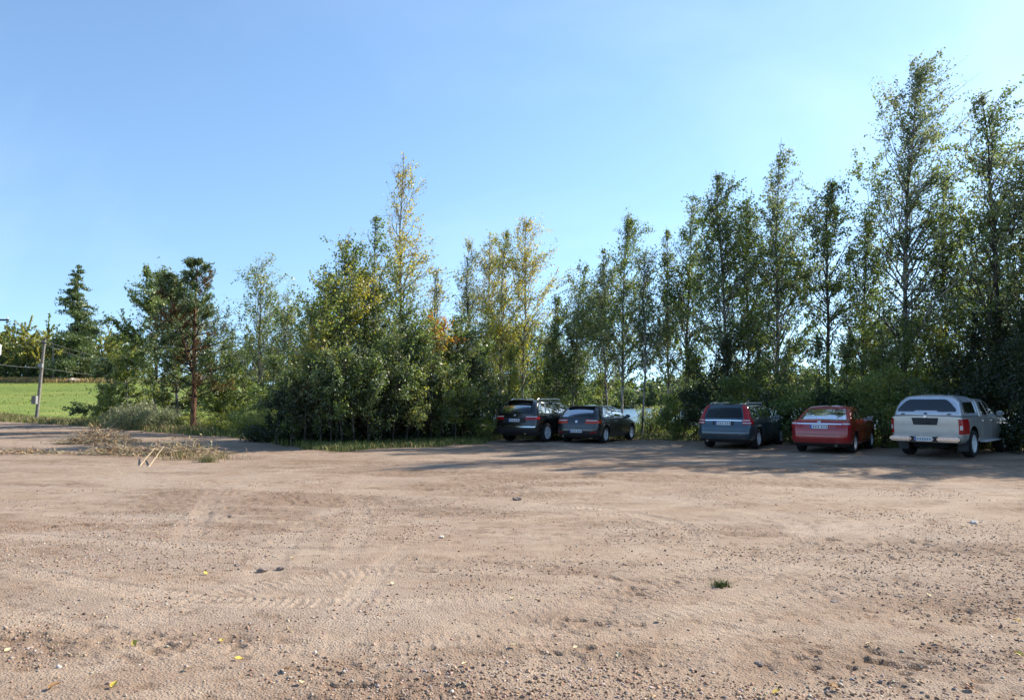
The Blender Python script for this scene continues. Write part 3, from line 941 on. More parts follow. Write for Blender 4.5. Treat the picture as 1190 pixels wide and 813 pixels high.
for i, (px, Y, sx, sz, pal, n, lab) in enumerate(UNDER):
    if px < 540: Y, sz = Y + 1.3, sz * .72
    if pal == 'dark': pal = 'shade'  # dark bushes get the leaf colours with shade painted in
    b = at(px, 500, Y)
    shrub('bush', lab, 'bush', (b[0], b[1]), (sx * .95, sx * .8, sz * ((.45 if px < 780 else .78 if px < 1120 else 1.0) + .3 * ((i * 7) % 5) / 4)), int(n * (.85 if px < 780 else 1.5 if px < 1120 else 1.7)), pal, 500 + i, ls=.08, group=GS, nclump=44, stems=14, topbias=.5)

GP_ = 'saplings among the undergrowth'
SAPS = [(330, 28.2, 442, 'green', 'leafy sapling over the left tip of the thicket'), (360, 27.6, 408, 'green', 'leafy sapling right of the left tip of the thicket'),
        (390, 27.2, 398, 'light', 'light green sapling in the shade of the broad birch'), (418, 27.0, 404, 'green', 'sapling below the narrow dark green tree'),
        (447, 27.6, 395, 'green', 'sapling left of the foot of the tall yellow birch'), (480, 28.4, 400, 'light', 'light green sapling right of the foot of the tall yellow birch'),
        (536, 29.8, 402, 'turning', 'yellowish sapling right of the orange aspen'), (560, 32.0, 396, 'green', 'green sapling left behind the black car'),
        (590, 35.5, 398, 'turning', 'yellowish sapling behind the roof of the black car'), (640, 37.2, 396, 'green', 'green sapling between the black car and the hatchback'),
        (668, 37.0, 405, 'green', 'green sapling behind the hatchback roof'), (700, 36.4, 418, 'light', 'light green sapling behind the nose of the hatchback'),
        (322, 26.9, 456, 'dark', 'dark sapling at the very left of the thicket front'), (338, 26.4, 430, 'green', 'slim sapling in the thicket front near its left end'), (354, 26.1, 422, 'dark', 'dark sapling in the thicket front below the young dark tree'),
        (372, 25.9, 410, 'green', 'green sapling in the thicket front below the broad birch'), (384, 25.8, 426, 'dark', 'dark sapling in the thicket front right of the broad birch stem'), (398, 25.7, 404, 'green', 'green sapling in front of the yellow-green birch stem'),
        (412, 25.8, 418, 'green', 'green sapling in the thicket front below the yellow-green birch'), (428, 26.0, 408, 'green', 'green sapling in front of the narrow dark tree'), (441, 26.3, 424, 'dark', 'dark sapling in front, left of the tall yellow birch'),
        (456, 26.6, 406, 'green', 'green sapling in front of the tall yellow birch'), (472, 27.0, 420, 'light', 'light sapling in front of the small green tree'), (486, 27.3, 408, 'dark', 'dark sapling in front of the feathery pale birch'),
        (501, 27.8, 414, 'green', 'green sapling in front of the orange aspen'), (514, 28.2, 424, 'light', 'light sapling right in front of the orange aspen'), (528, 28.6, 410, 'green', 'green sapling in front of the thicket gap'), (546, 29.4, 416, 'dark', 'dark sapling left of the black car'),
        (796, 31.4, 398, 'green', 'green sapling left behind the estate car'), (840, 30.4, 392, 'dark', 'dark sapling behind the estate car roof'),
        (874, 29.6, 396, 'green', 'green sapling right behind the estate car'), (912, 28.8, 394, 'light', 'light green sapling left behind the red car'),
        (948, 28.2, 390, 'green', 'green sapling behind the red car roof'), (984, 27.6, 386, 'green', 'green sapling right behind the red car'),
        (1018, 27.0, 380, 'light', 'light green sapling left behind the pickup'), (1050, 26.6, 372, 'green', 'green sapling behind the pickup canopy'),
        (1086, 26.2, 366, 'turning', 'yellowish sapling behind the pickup cab'), (1124, 25.8, 360, 'dark', 'dark sapling behind the nose of the pickup'),
        (1160, 24.8, 352, 'dark', 'dark sapling right of the pickup'), (1190, 24.0, 350, 'dark', 'dark sapling at the right edge of the view')]
for i, (px, Y, py, pal, lab) in enumerate(SAPS):
    pal = {'dark': 'shade', 'green': 'dark' if px < 560 else 'green'}.get(pal, pal)  # dark saplings too take leaf colours with the shade put in
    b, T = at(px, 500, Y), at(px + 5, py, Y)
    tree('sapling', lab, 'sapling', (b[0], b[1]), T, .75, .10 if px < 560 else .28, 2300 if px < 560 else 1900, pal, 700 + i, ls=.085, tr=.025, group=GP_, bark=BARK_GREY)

# roadside plants on the left
b = at(165, 495, 39.8)
shrub('mound_bush', 'rounded grey-green mound of a bush beside the gravel road', 'bush', (b[0], b[1]), (3.9, 2.4, 1.25), 15000, 'mound', 41, ls=.11, nclump=90, stems=12, aspect=.35, hang=-.2, zc=.5, topbias=.45)
WEEDS = [(262, 36.5, 1.8, .95, 'turning', 'yellowish weed clump right of the pine foot'), (292, 34.5, 1.9, 1.0, 'turning', 'yellowish weed clump beside the left tip of the thicket'), (246, 39, 1.6, .8, 'turning', 'low weed clump behind the pine foot'),
         (212, 40, 1.2, .8, 'turning', 'low weed clump left of the pine foot'), (120, 50, 2.2, .9, 'pale', 'pale weed clump left of the round bush'), (282, 37, 2.0, 1.5, 'light', 'light green bush below the taller pale birch'),
         (310, 33, 1.6, 1.4, 'light', 'light green bush below the shorter pale birch')]
for i, (px, Y, sx, sz, pal, lab) in enumerate(WEEDS):
    b = at(px, 500, Y)
    shrub('weed_clump', lab, 'weeds', (b[0], b[1]), (sx, sx * .7, sz), 3600, pal, 560 + i, ls=.075, group='weeds along the roadside', aspect=.45, hang=-.3, stem_mat=BARK_GREY)

# forest edge beyond the field
GF = 'trees of the forest edge beyond the field'
b = at(86, 443, 143)
T = at(76, 306, 143)
conifer('spruce_tree', 'great dark spruce towering over the forest edge beyond the field', (b[0], b[1]), T[2] - gz(b[0], b[1]), 12.5, 17000, 70, ls=.5, tiers=24, irregular=.3, pw=.72, pal='needle', z0=.06, tr=.4, cat='spruce')
FAR = [(-30, 392, 'b'), (-18, 384, 's'), (-6, 390, 'b'), (6, 372, 's'), (14, 370, 's'), (23, 374, 's'), (31, 380, 'g'), (40, 382, 's'), (12, 398, 'g'), (26, 402, 'g'), (46, 392, 'b'), (54, 390, 'b'), (63, 398, 'b'),
       (64, 380, 's'), (102, 372, 's'), (112, 402, 'b'), (121, 398, 'g'), (128, 384, 's'), (136, 396, 'g'), (146, 402, 'b'), (158, 396, 's'), (0, 412, 'd'), (18, 416, 'd'), (36, 418, 'd'), (54, 416, 'd'), (74, 418, 'd'), (96, 416, 'd'), (116, 420, 'd'), (134, 420, 'd')]
FLAB = {'b': 'green birch in the forest edge beyond the green field', 's': 'pointed dark spruce in the forest edge beyond the field', 'g': 'yellow-tinged birch in the forest edge beyond the field',
        'd': 'low dark young spruce along the foot of the far forest edge'}
for i, (px, py, k) in enumerate(FAR):
    Y = 150 + (i * 37 % 13) if k != 'd' else 146 + (i % 3)
    b, T = at(px, 443, Y), at(px + (i % 3) - 1, py, Y)
    if k in 'sd':
        H = T[2] - gz(b[0], b[1])
        conifer('spruce_tree', FLAB[k], (b[0], b[1]), H, H * (.5 if k == 's' else .8), 1700, 600 + i, GF, 'needle', .55, .04, 16, cat='spruce')
    else:
        tree('birch_tree', FLAB[k], 'birch', (b[0], b[1]), T, 4.4, .12, 1900, 'far_mix' if k == 'b' else 'far_gold', 600 + i, ls=.5, tr=.14, group=GF, nb_per_m=3.2, el=(10, 55), wander=.1)
# darker rank seen over the thicket and beside the pines
for i, (px, py, Y) in enumerate([(345, 402, 70), (356, 398, 72), (240, 385, 66), (268, 380, 70), (300, 396, 74)]):
    b, T = at(px, 470, Y), at(px, py, Y)
    H = T[2] - gz(b[0], b[1])
    conifer('spruce_tree', 'mid-distant dark spruce showing between the roadside trees', (b[0], b[1]), H, H * .5, 2200, 640 + i, 'spruces behind the roadside trees', 'needle', .3, .04, 18, cat='spruce', tr=.12)

# far wood across the water: one mass nobody could count
rng = np.random.default_rng(88)
acc = Acc()
N = 420
ang = rng.uniform(R(-6), R(46), N)
rad = rng.uniform(225, 300, N)
X, Y = rad * np.sin(ang), rad * np.cos(ang)
Z = macro_z(X, Y)
Hh = rng.uniform(5, 10.5, N) * (.7 + .6 * vnoise(X * .03, Y * .03, 3))
for k in range(N):
    n = 260
    d = rng.normal(size=(n, 3)); d /= np.linalg.norm(d, axis=1, keepdims=True)
    r_ = rng.uniform(.3, 1, (n, 1)) ** .5
    con = rng.uniform() < .35
    C = d * r_ * np.array([2.6, 2.6, Hh[k] * .5])
    if con:
        C[:, :2] *= np.clip(1.15 - (C[:, 2:3] / Hh[k] + .5), .05, 1)
    C += np.array([X[k], Y[k], Z[k] + Hh[k] * .5])
    p_ = PAL['needle' if con else 'farshore']
    acc.add(*leaves(C, np.full(n, .95), jitter(p_, n, rng), rng, .2, .8))
o = acc.build('far_wood', LEAF); o['kind'] = 'stuff'
# ------------------------------------------------------------------ cars
RUBBER = principled('tyre_rubber', (.018, .018, .018), .85, spec=.25)
BLACKP = principled('black_plastic', (.018, .018, .019), .55)
UNDERM = principled('underbody', (.012, .012, .012), .8, spec=.2)
CHROME = principled('chrome', (.75, .76, .78), .12, 1.)
ALLOY = principled('alloy', (.70, .71, .73), .3, .35)
MIRG = principled('mirror_silver', (.10, .11, .12), .1, .6)
PLATE = principled('plate_white', (.62, .64, .66), .4)
PLATEB = principled('plate_strip', (.02, .07, .35), .4)
PLATEK = principled('plate_print', (.16, .17, .19), .5)
REDL = principled('red_lamp', (.36, .008, .010), .2)
ORGL = principled('orange_lamp', (.50, .045, .010), .2)
CLEARL = principled('clear_lamp', (.62, .55, .55), .1, coat=1.)
SEATM = principled('seat_cloth', (.025, .025, .028), .9)
GLASS_D = glass_material('dark_glass', (.16, .18, .17), .45)
GLASS_C = glass_material('green_glass', (.62, .76, .68), .08)


def paint(name, col, metal=.35, rough=.32):
    m = principled(name, col, rough, metal, 1.0, noise=.06, scale=3)
    # road dust thrown up over the lower panels
    nt = m.node_tree; L = nt.links.new
    p = next(n for n in nt.nodes if n.type == 'BSDF_PRINCIPLED')
    src = p.inputs['Base Color'].links[0].from_socket
    tc = node(nt, 'ShaderNodeTexCoord'); sp = node(nt, 'ShaderNodeSeparateXYZ'); L(tc.outputs['Object'], sp.inputs[0])
    nz = node(nt, 'ShaderNodeTexNoise', Scale=4.0, Detail=5.0); L(tc.outputs['Object'], nz.inputs['Vector'])
    ad = node(nt, 'ShaderNodeMath', operation='MULTIPLY_ADD'); L(nz.outputs['Fac'], ad.inputs[0]); ad.inputs[1].default_value = .35; L(sp.outputs[2], ad.inputs[2])
    mr = node(nt, 'ShaderNodeMapRange'); L(ad.outputs[0], mr.inputs[0])
    mr.inputs[1].default_value, mr.inputs[2].default_value, mr.inputs[3].default_value, mr.inputs[4].default_value = .45, .98, .18, .01
    mx = node(nt, 'ShaderNodeMix', data_type='RGBA'); L(mr.outputs[0], mx.inputs[0]); L(src, mx.inputs[6]); mx.inputs[7].default_value = (.22, .165, .12, 1)
    L(mx.outputs[2], p.inputs['Base Color'])
    iv = node(nt, 'ShaderNodeMath', operation='SUBTRACT'); iv.inputs[0].default_value = .95; L(mr.outputs[0], iv.inputs[1]); L(iv.outputs[0], p.inputs['Coat Weight'])
    return m


def pchip(x, y, xi):
    x, y, xi = np.asarray(x, float), np.asarray(y, float), np.asarray(xi, float)
    h = np.diff(x); dl = np.diff(y) / h
    d = np.zeros_like(y)
    for k in range(1, len(x) - 1):
        if dl[k - 1] * dl[k] > 0:
            w1, w2 = 2 * h[k] + h[k - 1], h[k] + 2 * h[k - 1]
            d[k] = (w1 + w2) / (w1 / dl[k - 1] + w2 / dl[k])
    d[0], d[-1] = dl[0], dl[-1]
    i = np.clip(np.searchsorted(x, xi) - 1, 0, len(x) - 2)
    t = (xi - x[i]) / h[i]
    return ((1 + 2 * t) * (1 - t) ** 2 * y[i] + t * (1 - t) ** 2 * h[i] * d[i] + t * t * (3 - 2 * t) * y[i + 1] + t * t * (t - 1) * h[i] * d[i + 1])


class Surf:
    """car skin: stacked horizontal outlines. rows: z, rear x, front x, half width, rear corner radius, front corner radius, crown"""
    def __init__(s, rows, bow_r=.05, bow_f=.12, barrel=.015):
        s.r = np.array(rows, float); s.bow_r, s.bow_f, s.barrel = bow_r, bow_f, barrel
        s.z0, s.z1 = s.r[0, 0], s.r[-1, 0]

    def row(s, z):
        return [pchip(s.r[:, 0], s.r[:, k], z) for k in range(1, 7)]

    def pt(s, S, z):
        """S in -5..5: 0 rear middle, 1 corner start, 2 side start, 3 side end, 4 front start, 5 front middle; negative = right side (-y)"""
        S, z = np.broadcast_arrays(np.asarray(S, float), np.asarray(z, float))
        sg = np.where(S < 0, -1., 1.); a = np.abs(S)
        xr, xf, w, rr, rf, cr = s.row(z)
        rr, rf = np.minimum(rr, w * .95), np.minimum(rf, w * .95)
        xr1 = xr + s.bow_r * ((w - rr) / w) ** 2
        xf1 = xf - s.bow_f * ((w - rf) / w) ** 2
        x2, x3 = xr1 + rr, xf1 - rf
        y = np.zeros_like(a); x = np.zeros_like(a)
        m = a <= 1; y = np.where(m, a * (w - rr), y); x = np.where(m, xr + s.bow_r * (a * (w - rr) / w) ** 2, x)
        m = (a > 1) & (a <= 2); g = (a - 1) * math.pi / 2
        y = np.where(m, w - rr + rr * np.sin(g), y); x = np.where(m, xr1 + rr * (1 - np.cos(g)), x)
        m = (a > 2) & (a <= 3); t = a - 2
        y = np.where(m, w + s.barrel * (1 - (2 * t - 1) ** 2), y); x = np.where(m, x2 + (x3 - x2) * t, x)
        m = (a > 3) & (a <= 4); g = (4 - a) * math.pi / 2
        y = np.where(m, w - rf + rf * np.sin(g), y); x = np.where(m, xf1 - rf * (1 - np.cos(g)), x)
        m = a > 4; b = 5 - a
        y = np.where(m, b * (w - rf), y); x = np.where(m, xf - s.bow_f * (b * (w - rf) / w) ** 2, x)
        zz = z + cr * (1 - np.clip(y / np.maximum(w, .01), 0, 1) ** 2)
        return np.stack([x, y * sg, zz], -1)

    def nrm(s, S, z):
        e = 2e-3
        z = np.clip(z, s.z0 + e, s.z1 - e)
        dS = s.pt(S + e, z) - s.pt(S - e, z)
        dz = s.pt(S, z + e) - s.pt(S, z - e)
        n = np.cross(dS, dz)
        n /= np.linalg.norm(n, axis=-1, keepdims=True) + 1e-12
        p = s.pt(S, z)
        flip = np.sum(n[..., :2] * (p[..., :2] - np.array([s.r[:, 1:3].mean(), 0])), -1) < 0
        return np.where(flip[..., None], -n, n)

    def s_of_x(s, x, z):
        """side parameter where the flank is at x"""
        xr, xf, w, rr, rf, cr = s.row(np.array([z]))
        x2 = xr + s.bow_r * ((w - rr) / w) ** 2 + rr; x3 = xf - s.bow_f * ((w - rf) / w) ** 2 - rf
        return 2 + float(np.clip((x - x2[0]) / (x3[0] - x2[0]), 0, 1))


SL = np.concatenate([np.linspace(0, 1, 9)[:-1], np.linspace(1, 2, 7)[:-1], np.linspace(2, 3, 31)[:-1], np.linspace(3, 4, 7)[:-1], np.linspace(4, 5, 8)])
SRING = np.concatenate([-SL[::-1][:-1] if False else -SL[1:-1][::-1], SL])       # right side, then left side: one closed ring


def loft_lower(surf, name, m, parent, cuts, nz=26, drop_cap=None):
    zs = np.unique(np.concatenate([np.linspace(surf.z0, surf.z1, nz), surf.r[:, 0]]))
    G = surf.pt(SRING[None], zs[:, None])
    nr = len(SRING)
    V = G.reshape(-1, 3)
    Fc, mi = [], []
    for i in range(len(zs) - 1):
        for j in range(nr):
            k = (j + 1) % nr
            Fc.append((i * nr + j, i * nr + k, (i + 1) * nr + k, (i + 1) * nr + j)); mi.append(0)
    Fc.append(tuple(range(nr))[::-1]); mi.append(1)
    Fc.append(tuple((len(zs) - 1) * nr + j for j in range(nr))); mi.append(1)
    o = mesh_py(name, V, Fc, [m, UNDERM], None, True, mi)
    bm = bmesh.new(); bm.from_mesh(o.data); bmesh.ops.recalc_face_normals(bm, faces=bm.faces[:]); bm.to_mesh(o.data); bm.free()
    # wheel arches are cut out of the skin
    cm = bmesh.new()
    for (x, y, z, r_, dep) in cuts:
        for sgn in (-1, 1):
            ret = bmesh.ops.create_cone(cm, cap_ends=True, segments=40, radius1=r_, radius2=r_, depth=dep)
            for v in ret['verts']:
                c = v.co.copy(); v.co = Vector((c.x + x, sgn * y + c.z, c.y + z))
    bmesh.ops.recalc_face_normals(cm, faces=cm.faces[:])
    cme = bpy.data.meshes.new('cut'); cm.to_mesh(cme); cm.free(); cme.materials.append(UNDERM); cme.materials.append(UNDERM)
    co_ = bpy.data.objects.new('cut', cme); COL.objects.link(co_)
    md = o.modifiers.new('b', 'BOOLEAN'); md.operation = 'DIFFERENCE'; md.object = co_; md.solver = 'EXACT'; md.material_mode = 'TRANSFER'
    dg = bpy.context.evaluated_depsgraph_get(); dg.update()
    me = bpy.data.meshes.new_from_object(o.evaluated_get(dg))
    me.name = name
    o.modifiers.clear(); o.data = me
    bpy.data.objects.remove(co_); bpy.data.meshes.remove(cme)
    me.polygons.foreach_set('use_smooth', np.ones(len(me.polygons), dtype=bool))
    me.set_sharp_from_angle(angle=R(32))
    o.parent = parent
    return o


def loft_upper(surf, m, parent, panes, zb, zt, glass, frame_name='roof', ncap=6, cap_h=.05, nz=8):
    """cabin: pillars and roof in paint, every window its own pane. panes: (name, (s0,s1) at sill, (s0,s1) at top, material, both sides)"""
    za, ze = surf.z0, surf.z1
    zs = np.unique(np.concatenate([[za, zb], np.linspace(zb, zt, nz), [zt, ze]]))
    br0, br1 = [0., 1., 2., 3., 4., 5.], [0., 1., 2., 3., 4., 5.]
    for p in panes:
        br0 += list(p[1]); br1 += list(p[2])
    pr = sorted(set(zip(br0, br1)))
    ls0, ls1 = [pr[0][0]], [pr[0][1]]
    for (a0, a1), (b0, b1) in zip(pr[:-1], pr[1:]):
        if b0 - a0 < 1e-6 and b1 - a1 < 1e-6: continue
        k = max(1, int(math.ceil(max(b0 - a0, b1 - a1) / .17)))
        for q in range(1, k + 1):
            ls0.append(a0 + (b0 - a0) * q / k); ls1.append(a1 + (b1 - a1) * q / k)
    L0, L1 = np.array(ls0), np.array(ls1)
    R0, R1 = np.concatenate([-L0[1:-1][::-1], L0]), np.concatenate([-L1[1:-1][::-1], L1])
    nr = len(R0); v = (zs - zb) / (zt - zb)
    v = np.clip(v, -.3, 1.3)[:, None]
    G = surf.pt(R0[None] * (1 - v) + R1[None] * v, zs[:, None])
    rows = [G[i] for i in range(len(zs))]
    # roof: the last outline drawn in step by step and lifted
    cen = np.array([rows[-1][:, 0].mean(), 0])
    for q in range(1, ncap + 1):
        f = (q / ncap) ** 1.0 * .96
        r_ = rows[len(zs) - 1].copy()
        r_[:, 0] = cen[0] + (r_[:, 0] - cen[0]) * (1 - f); r_[:, 1] *= (1 - f)
        r_[:, 2] += cap_h * (1 - (1 - f) ** 2.4)
        rows.append(r_)
    V = np.concatenate(rows)
    fr = []; sets = {}
    for i in range(len(rows) - 1):
        for j in range(nr):
            k = (j + 1) % nr
            f = (i * nr + j, i * nr + k, (i + 1) * nr + k, (i + 1) * nr + j)
            key = None
            if i < len(zs) - 1 and zs[i] >= zb - 1e-6 and zs[i + 1] <= zt + 1e-6:
                a, b = abs(R0[j]), abs(R0[k]); lo, hi = min(a, b), max(a, b)
                a1, b1 = abs(R1[j]), abs(R1[k]); lo1, hi1 = min(a1, b1), max(a1, b1)
                for p in panes:
                    if lo >= p[1][0] - 1e-6 and hi <= p[1][1] + 1e-6 and lo1 >= p[2][0] - 1e-6 and hi1 <= p[2][1] + 1e-6:
                        side = '' if not p[4] else ('R' if R0[j] + R0[k] < 0 else 'L')
                        key = (p[0], side, p[3])
            if key is None: fr.append(f)
            else: sets.setdefault(key, []).append(f)
    fr.append(tuple((len(rows) - 1) * nr + j for j in range(nr)))
    o = mesh_py(frame_name, V, fr, [m], parent, True)
    bm = bmesh.new(); bm.from_mesh(o.data)
    bmesh.ops.delete(bm, geom=[v for v in bm.verts if not v.link_faces], context='VERTS')
    bmesh.ops.recalc_face_normals(bm, faces=bm.faces[:])
    bm.to_mesh(o.data); bm.free()
    o.data.set_sharp_from_angle(angle=R(40))
    md = o.modifiers.new('thickness', 'SOLIDIFY'); md.thickness = .03; md.offset = -1
    for (nm, side, gm), fs in sets.items():
        used = sorted({q for f in fs for q in f}); mp = {q: n for n, q in enumerate(used)}
        pts = V[used]
        # seat the glass a little into its opening
        ctr = np.array([V[:, 0].mean(), 0, V[:, 2].mean()])
        dirn = ctr - pts; dirn[:, 2] = 0; dirn /= np.linalg.norm(dirn, axis=1, keepdims=True) + 1e-9
        mesh_py(nm, pts + dirn * .006, [tuple(mp[q] for q in f) for f in fs], [gm], parent, True)
    return o


def patch(surf, name, s0, s1, zlo, zhi, off, m, parent, ns=10, nz=4, depth=.012, smooth=True):
    """panel that follows the skin, standing OFF proud of it; zlo / zhi numbers or functions of 0..1 along the panel"""
    u = np.linspace(0, 1, ns + 1); v = np.linspace(0, 1, nz + 1)
    f = lambda q: np.array([q(t) for t in u]) if callable(q) else np.full(ns + 1, float(q))
    lo, hi = f(zlo), f(zhi)
    Z = lo[None] * (1 - v[:, None]) + hi[None] * v[:, None]
    if callable(s0) or callable(s1) or isinstance(s0, tuple):
        a = np.linspace(s0[0], s0[1], nz + 1)[:, None]; b = np.linspace(s1[0], s1[1], nz + 1)[:, None]
        S = a * (1 - u[None]) + b * u[None]
    else:
        S = np.broadcast_to(s0 + (s1 - s0) * u[None], Z.shape)
    Pp, N = surf.pt(S, Z), surf.nrm(S, Z)
    top = (Pp + N * off).reshape(-1, 3); bot = (Pp - N * depth).reshape(-1, 3)
    n1 = ns + 1; k = len(top)
    Fc = []
    for i in range(nz):
        for j in range(ns):
            Fc.append((i * n1 + j, i * n1 + j + 1, (i + 1) * n1 + j + 1, (i + 1) * n1 + j))
    rim = [j for j in range(n1)] + [i * n1 + ns for i in range(1, nz + 1)] + [nz * n1 + j for j in range(ns - 1, -1, -1)] + [i * n1 for i in range(nz - 1, 0, -1)]
    for a, b in zip(rim, rim[1:] + rim[:1]): Fc.append((b, a, a + k, b + k))
    V = np.concatenate([top, bot])
    o = mesh_py(name, V, Fc, [m], parent, smooth)
    bm = bmesh.new(); bm.from_mesh(o.data); bmesh.ops.recalc_face_normals(bm, faces=bm.faces[:])
    f0 = max(bm.faces, key=lambda q: q.calc_area()); c = f0.calc_center_median()
    bm.to_mesh(o.data); bm.free()
    o.data.set_sharp_from_angle(angle=R(50))
    return o


def lathe(name, prof, m, parent, seg=36, axis_y=1.):
    """prof: (radius, offset along y)"""
    a = np.arange(seg) * 2 * math.pi / seg
    V = np.concatenate([np.stack([r_ * np.cos(a), np.full(seg, y * axis_y), r_ * np.sin(a)], 1) for r_, y in prof])
    Fc = [(i * seg + j, i * seg + (j + 1) % seg, (i + 1) * seg + (j + 1) % seg, (i + 1) * seg + j) for i in range(len(prof) - 1) for j in range(seg)]
    o = mesh_py(name, V, Fc, [m], parent, True)
    bm = bmesh.new(); bm.from_mesh(o.data); bmesh.ops.recalc_face_normals(bm, faces=bm.faces[:]); bm.to_mesh(o.data); bm.free()
    o.data.set_sharp_from_angle(angle=R(40))
    return o


def wheel(parent, x, y, r, wd, sgn, spokes=5, rim_m=None, rim_r=.66):
    w_ = link('wheel', None, parent); w_.location = (x, sgn * y, r)
    h = wd / 2
    rr = r * rim_r
    lathe('tyre', [(rr * .97, -h * .9), (rr * 1.02, -h), (r * .93, -h), (r * .985, -h * .8), (r, -h * .5), (r, h * .5), (r * .985, h * .8), (r * .93, h), (rr * 1.02, h), (rr * .97, h * .9)], RUBBER, w_, 40, sgn)
    # rim: barrel with spokes and a hub, one piece
    bm = bmesh.new()
    seg = 40; a = [2 * math.pi * k / seg for k in range(seg)]
    prof = [(rr * 1.0, h * .93), (rr * .93, h * .9), (rr * .90, h * .55), (rr * .90, -h * .2), (.0001, -h * .2)]
    rings = [[bm.verts.new((q * math.cos(t), sgn * yy, q * math.sin(t))) for t in a] for q, yy in prof]
    for A, B in zip(rings[:-1], rings[1:]):
        for j in range(seg): bm.faces.new((A[j], A[(j + 1) % seg], B[(j + 1) % seg], B[j]))
    for f in bm.faces: f.material_index = 1 if f.calc_center_median().xz.length < rr * .9 else 0
    for k in range(spokes):
        t = 2 * math.pi * k / spokes + .3
        for dt in (-.13, .13):
            ca, sa = math.cos(t + dt), math.sin(t + dt); cb_, sb_ = math.cos(t + dt * .6), math.sin(t + dt * .6)
            hw = .058 * r / .32
            vs_ = []
            for (rad, wd_, yy, c_, s_) in ((rr * .14, hw * .9, h * .52, cb_, sb_), (rr * .95, hw * .75, h * .80, ca, sa)):
                for sy in (-1, 1):
                    for dy in (0, -.03):
                        vs_.append(bm.verts.new((rad * c_ - sy * wd_ * s_, sgn * (yy + dy), rad * s_ + sy * wd_ * c_)))
            for f in ((0, 2, 6, 4), (1, 3, 7, 5), (0, 1, 5, 4), (2, 3, 7, 6)): bm.faces.new([vs_[q] for q in f])
    ret = bmesh.ops.create_cone(bm, cap_ends=True, segments=20, radius1=rr * .2, radius2=rr * .16, depth=.04)
    for v in ret['verts']:
        c = v.co.copy(); v.co = Vector((c.x, sgn * (h * .55) + c.z * sgn, c.y))
    me = bpy.data.meshes.new('rim'); bmesh.ops.recalc_face_normals(bm, faces=bm.faces[:]); bm.to_mesh(me); bm.free()
    me.materials.append(rim_m or ALLOY); me.materials.append(UNDERM)
    link('rim', me, w_)
    return w_


def bmbox(name, size, loc, m, parent, bev=.02, rot=(0, 0, 0), seg=2, taper=None):
    bm = bmesh.new(); bmesh.ops.create_cube(bm, size=1)
    for v in bm.verts:
        k = 1.
        if taper and v.co.z > 0: k = taper
        v.co = Vector((v.co.x * size[0] * k, v.co.y * size[1] * k, v.co.z * size[2]))
    bmesh.ops.bevel(bm, geom=bm.edges[:], offset=min(bev, min(size) * .35), segments=seg, affect='EDGES')
    me = bpy.data.meshes.new(name); bm.to_mesh(me); bm.free(); me.materials.append(m)
    me.polygons.foreach_set('use_smooth', np.ones(len(me.polygons), dtype=bool)); me.set_sharp_from_angle(angle=R(35))
    o = link(name, me, parent); o.location = loc; o.rotation_euler = rot
    return o


def plate(surf, z, parent, y0=0., w=.52, h=.115, rake=None):
    p = surf.pt(np.array([0.]), np.array([z]))[0]
    n = surf.nrm(np.array([.01]), np.array([z]))[0]
    o = bmbox('number_plate', (.012, w, h), (p[0] + n[0] * .012, y0, z), PLATE, parent, .004, (0, math.atan2(n[2], -n[0]), 0))
    bmbox('blue_strip', (.004, .045, h * .94), (-.0075, w / 2 - .026, 0), PLATEB, o, .001)
    # illegible at this distance: only the dark weight of the print is there
    for k in range(6):
        yy = w * .30 - k * w * .135 - (.03 if k > 2 else 0)
        bmbox('print_mark', (.004, .034, h * .58), (-.0075, yy, 0), PLATEK, o, .001)
    return o


def seats(parent, xs, zc, w):
    for x in xs:
        for y in (-w * .42, w * .42):
            s_ = bmbox('seat', (.16, .48, .55), (x, y, zc), SEATM, parent, .06, (0, R(-10), 0), 3)
            bmbox('headrest', (.10, .26, .17), (-.05, 0, .36), SEATM, s_, .04, (0, 0, 0), 3)


def mirror_(parent, x, y, z, m):
    for s in (-1, 1):
        o = bmbox('mirror', (.12, .20, .15), (x, s * (y + .10), z), m, parent, .045, (0, 0, 0), 3)
        bmbox('mirror_glass', (.006, .16, .11), (-.061, 0, 0), MIRG, o, .002)
        bmbox('mirror_foot', (.06, .08, .04), (.01, -s * .10, -.05), BLACKP, o, .01)


def door(surf, parent, x0, x1, zlo, zhi, m, handle_m, side, n=1):
    zm = (zlo + zhi) / 2
    s0, s1 = surf.s_of_x(x0, zm), surf.s_of_x(x1, zm)
    o = patch(surf, 'door', side * s0, side * s1, zlo, zhi, .006, m, parent, 14, 12)
    sh = surf.s_of_x(x0 + .16, zhi - .09)
    p = surf.pt(np.array([side * sh]), np.array([zhi - .09]))[0]
    bmbox('handle', (.20, .03, .03), (p[0], p[1] + side * .02, p[2]), handle_m, o, .012)
    return o


def badge(surf, z, parent, r=.045, m=None):
    p = surf.pt(np.array([0.]), np.array([z]))[0]
    n = surf.nrm(np.array([.01]), np.array([z]))[0]
    o = lathe('emblem', [(.0001, .010), (r * .6, .010), (r * .72, .004), (r * .85, .012), (r, .006), (r, -.01)], m or CHROME, parent, 24)
    o.location = Vector(p) + Vector(n) * .006
    o.rotation_euler = (0, 0, R(90)); o.rotation_euler.rotate_axis('X', math.atan2(n[2], -n[0]))
    return o


def car(label, cat, px, Y, head, name):
    b = at(px, 515, Y)
    t = thing(name, label, cat, (0, 0, 0), 0)
    t.location = (b[0], b[1], gz(b[0], b[1]))
    t.rotation_euler = (0, 0, math.pi / 2 - R(head))
    return t


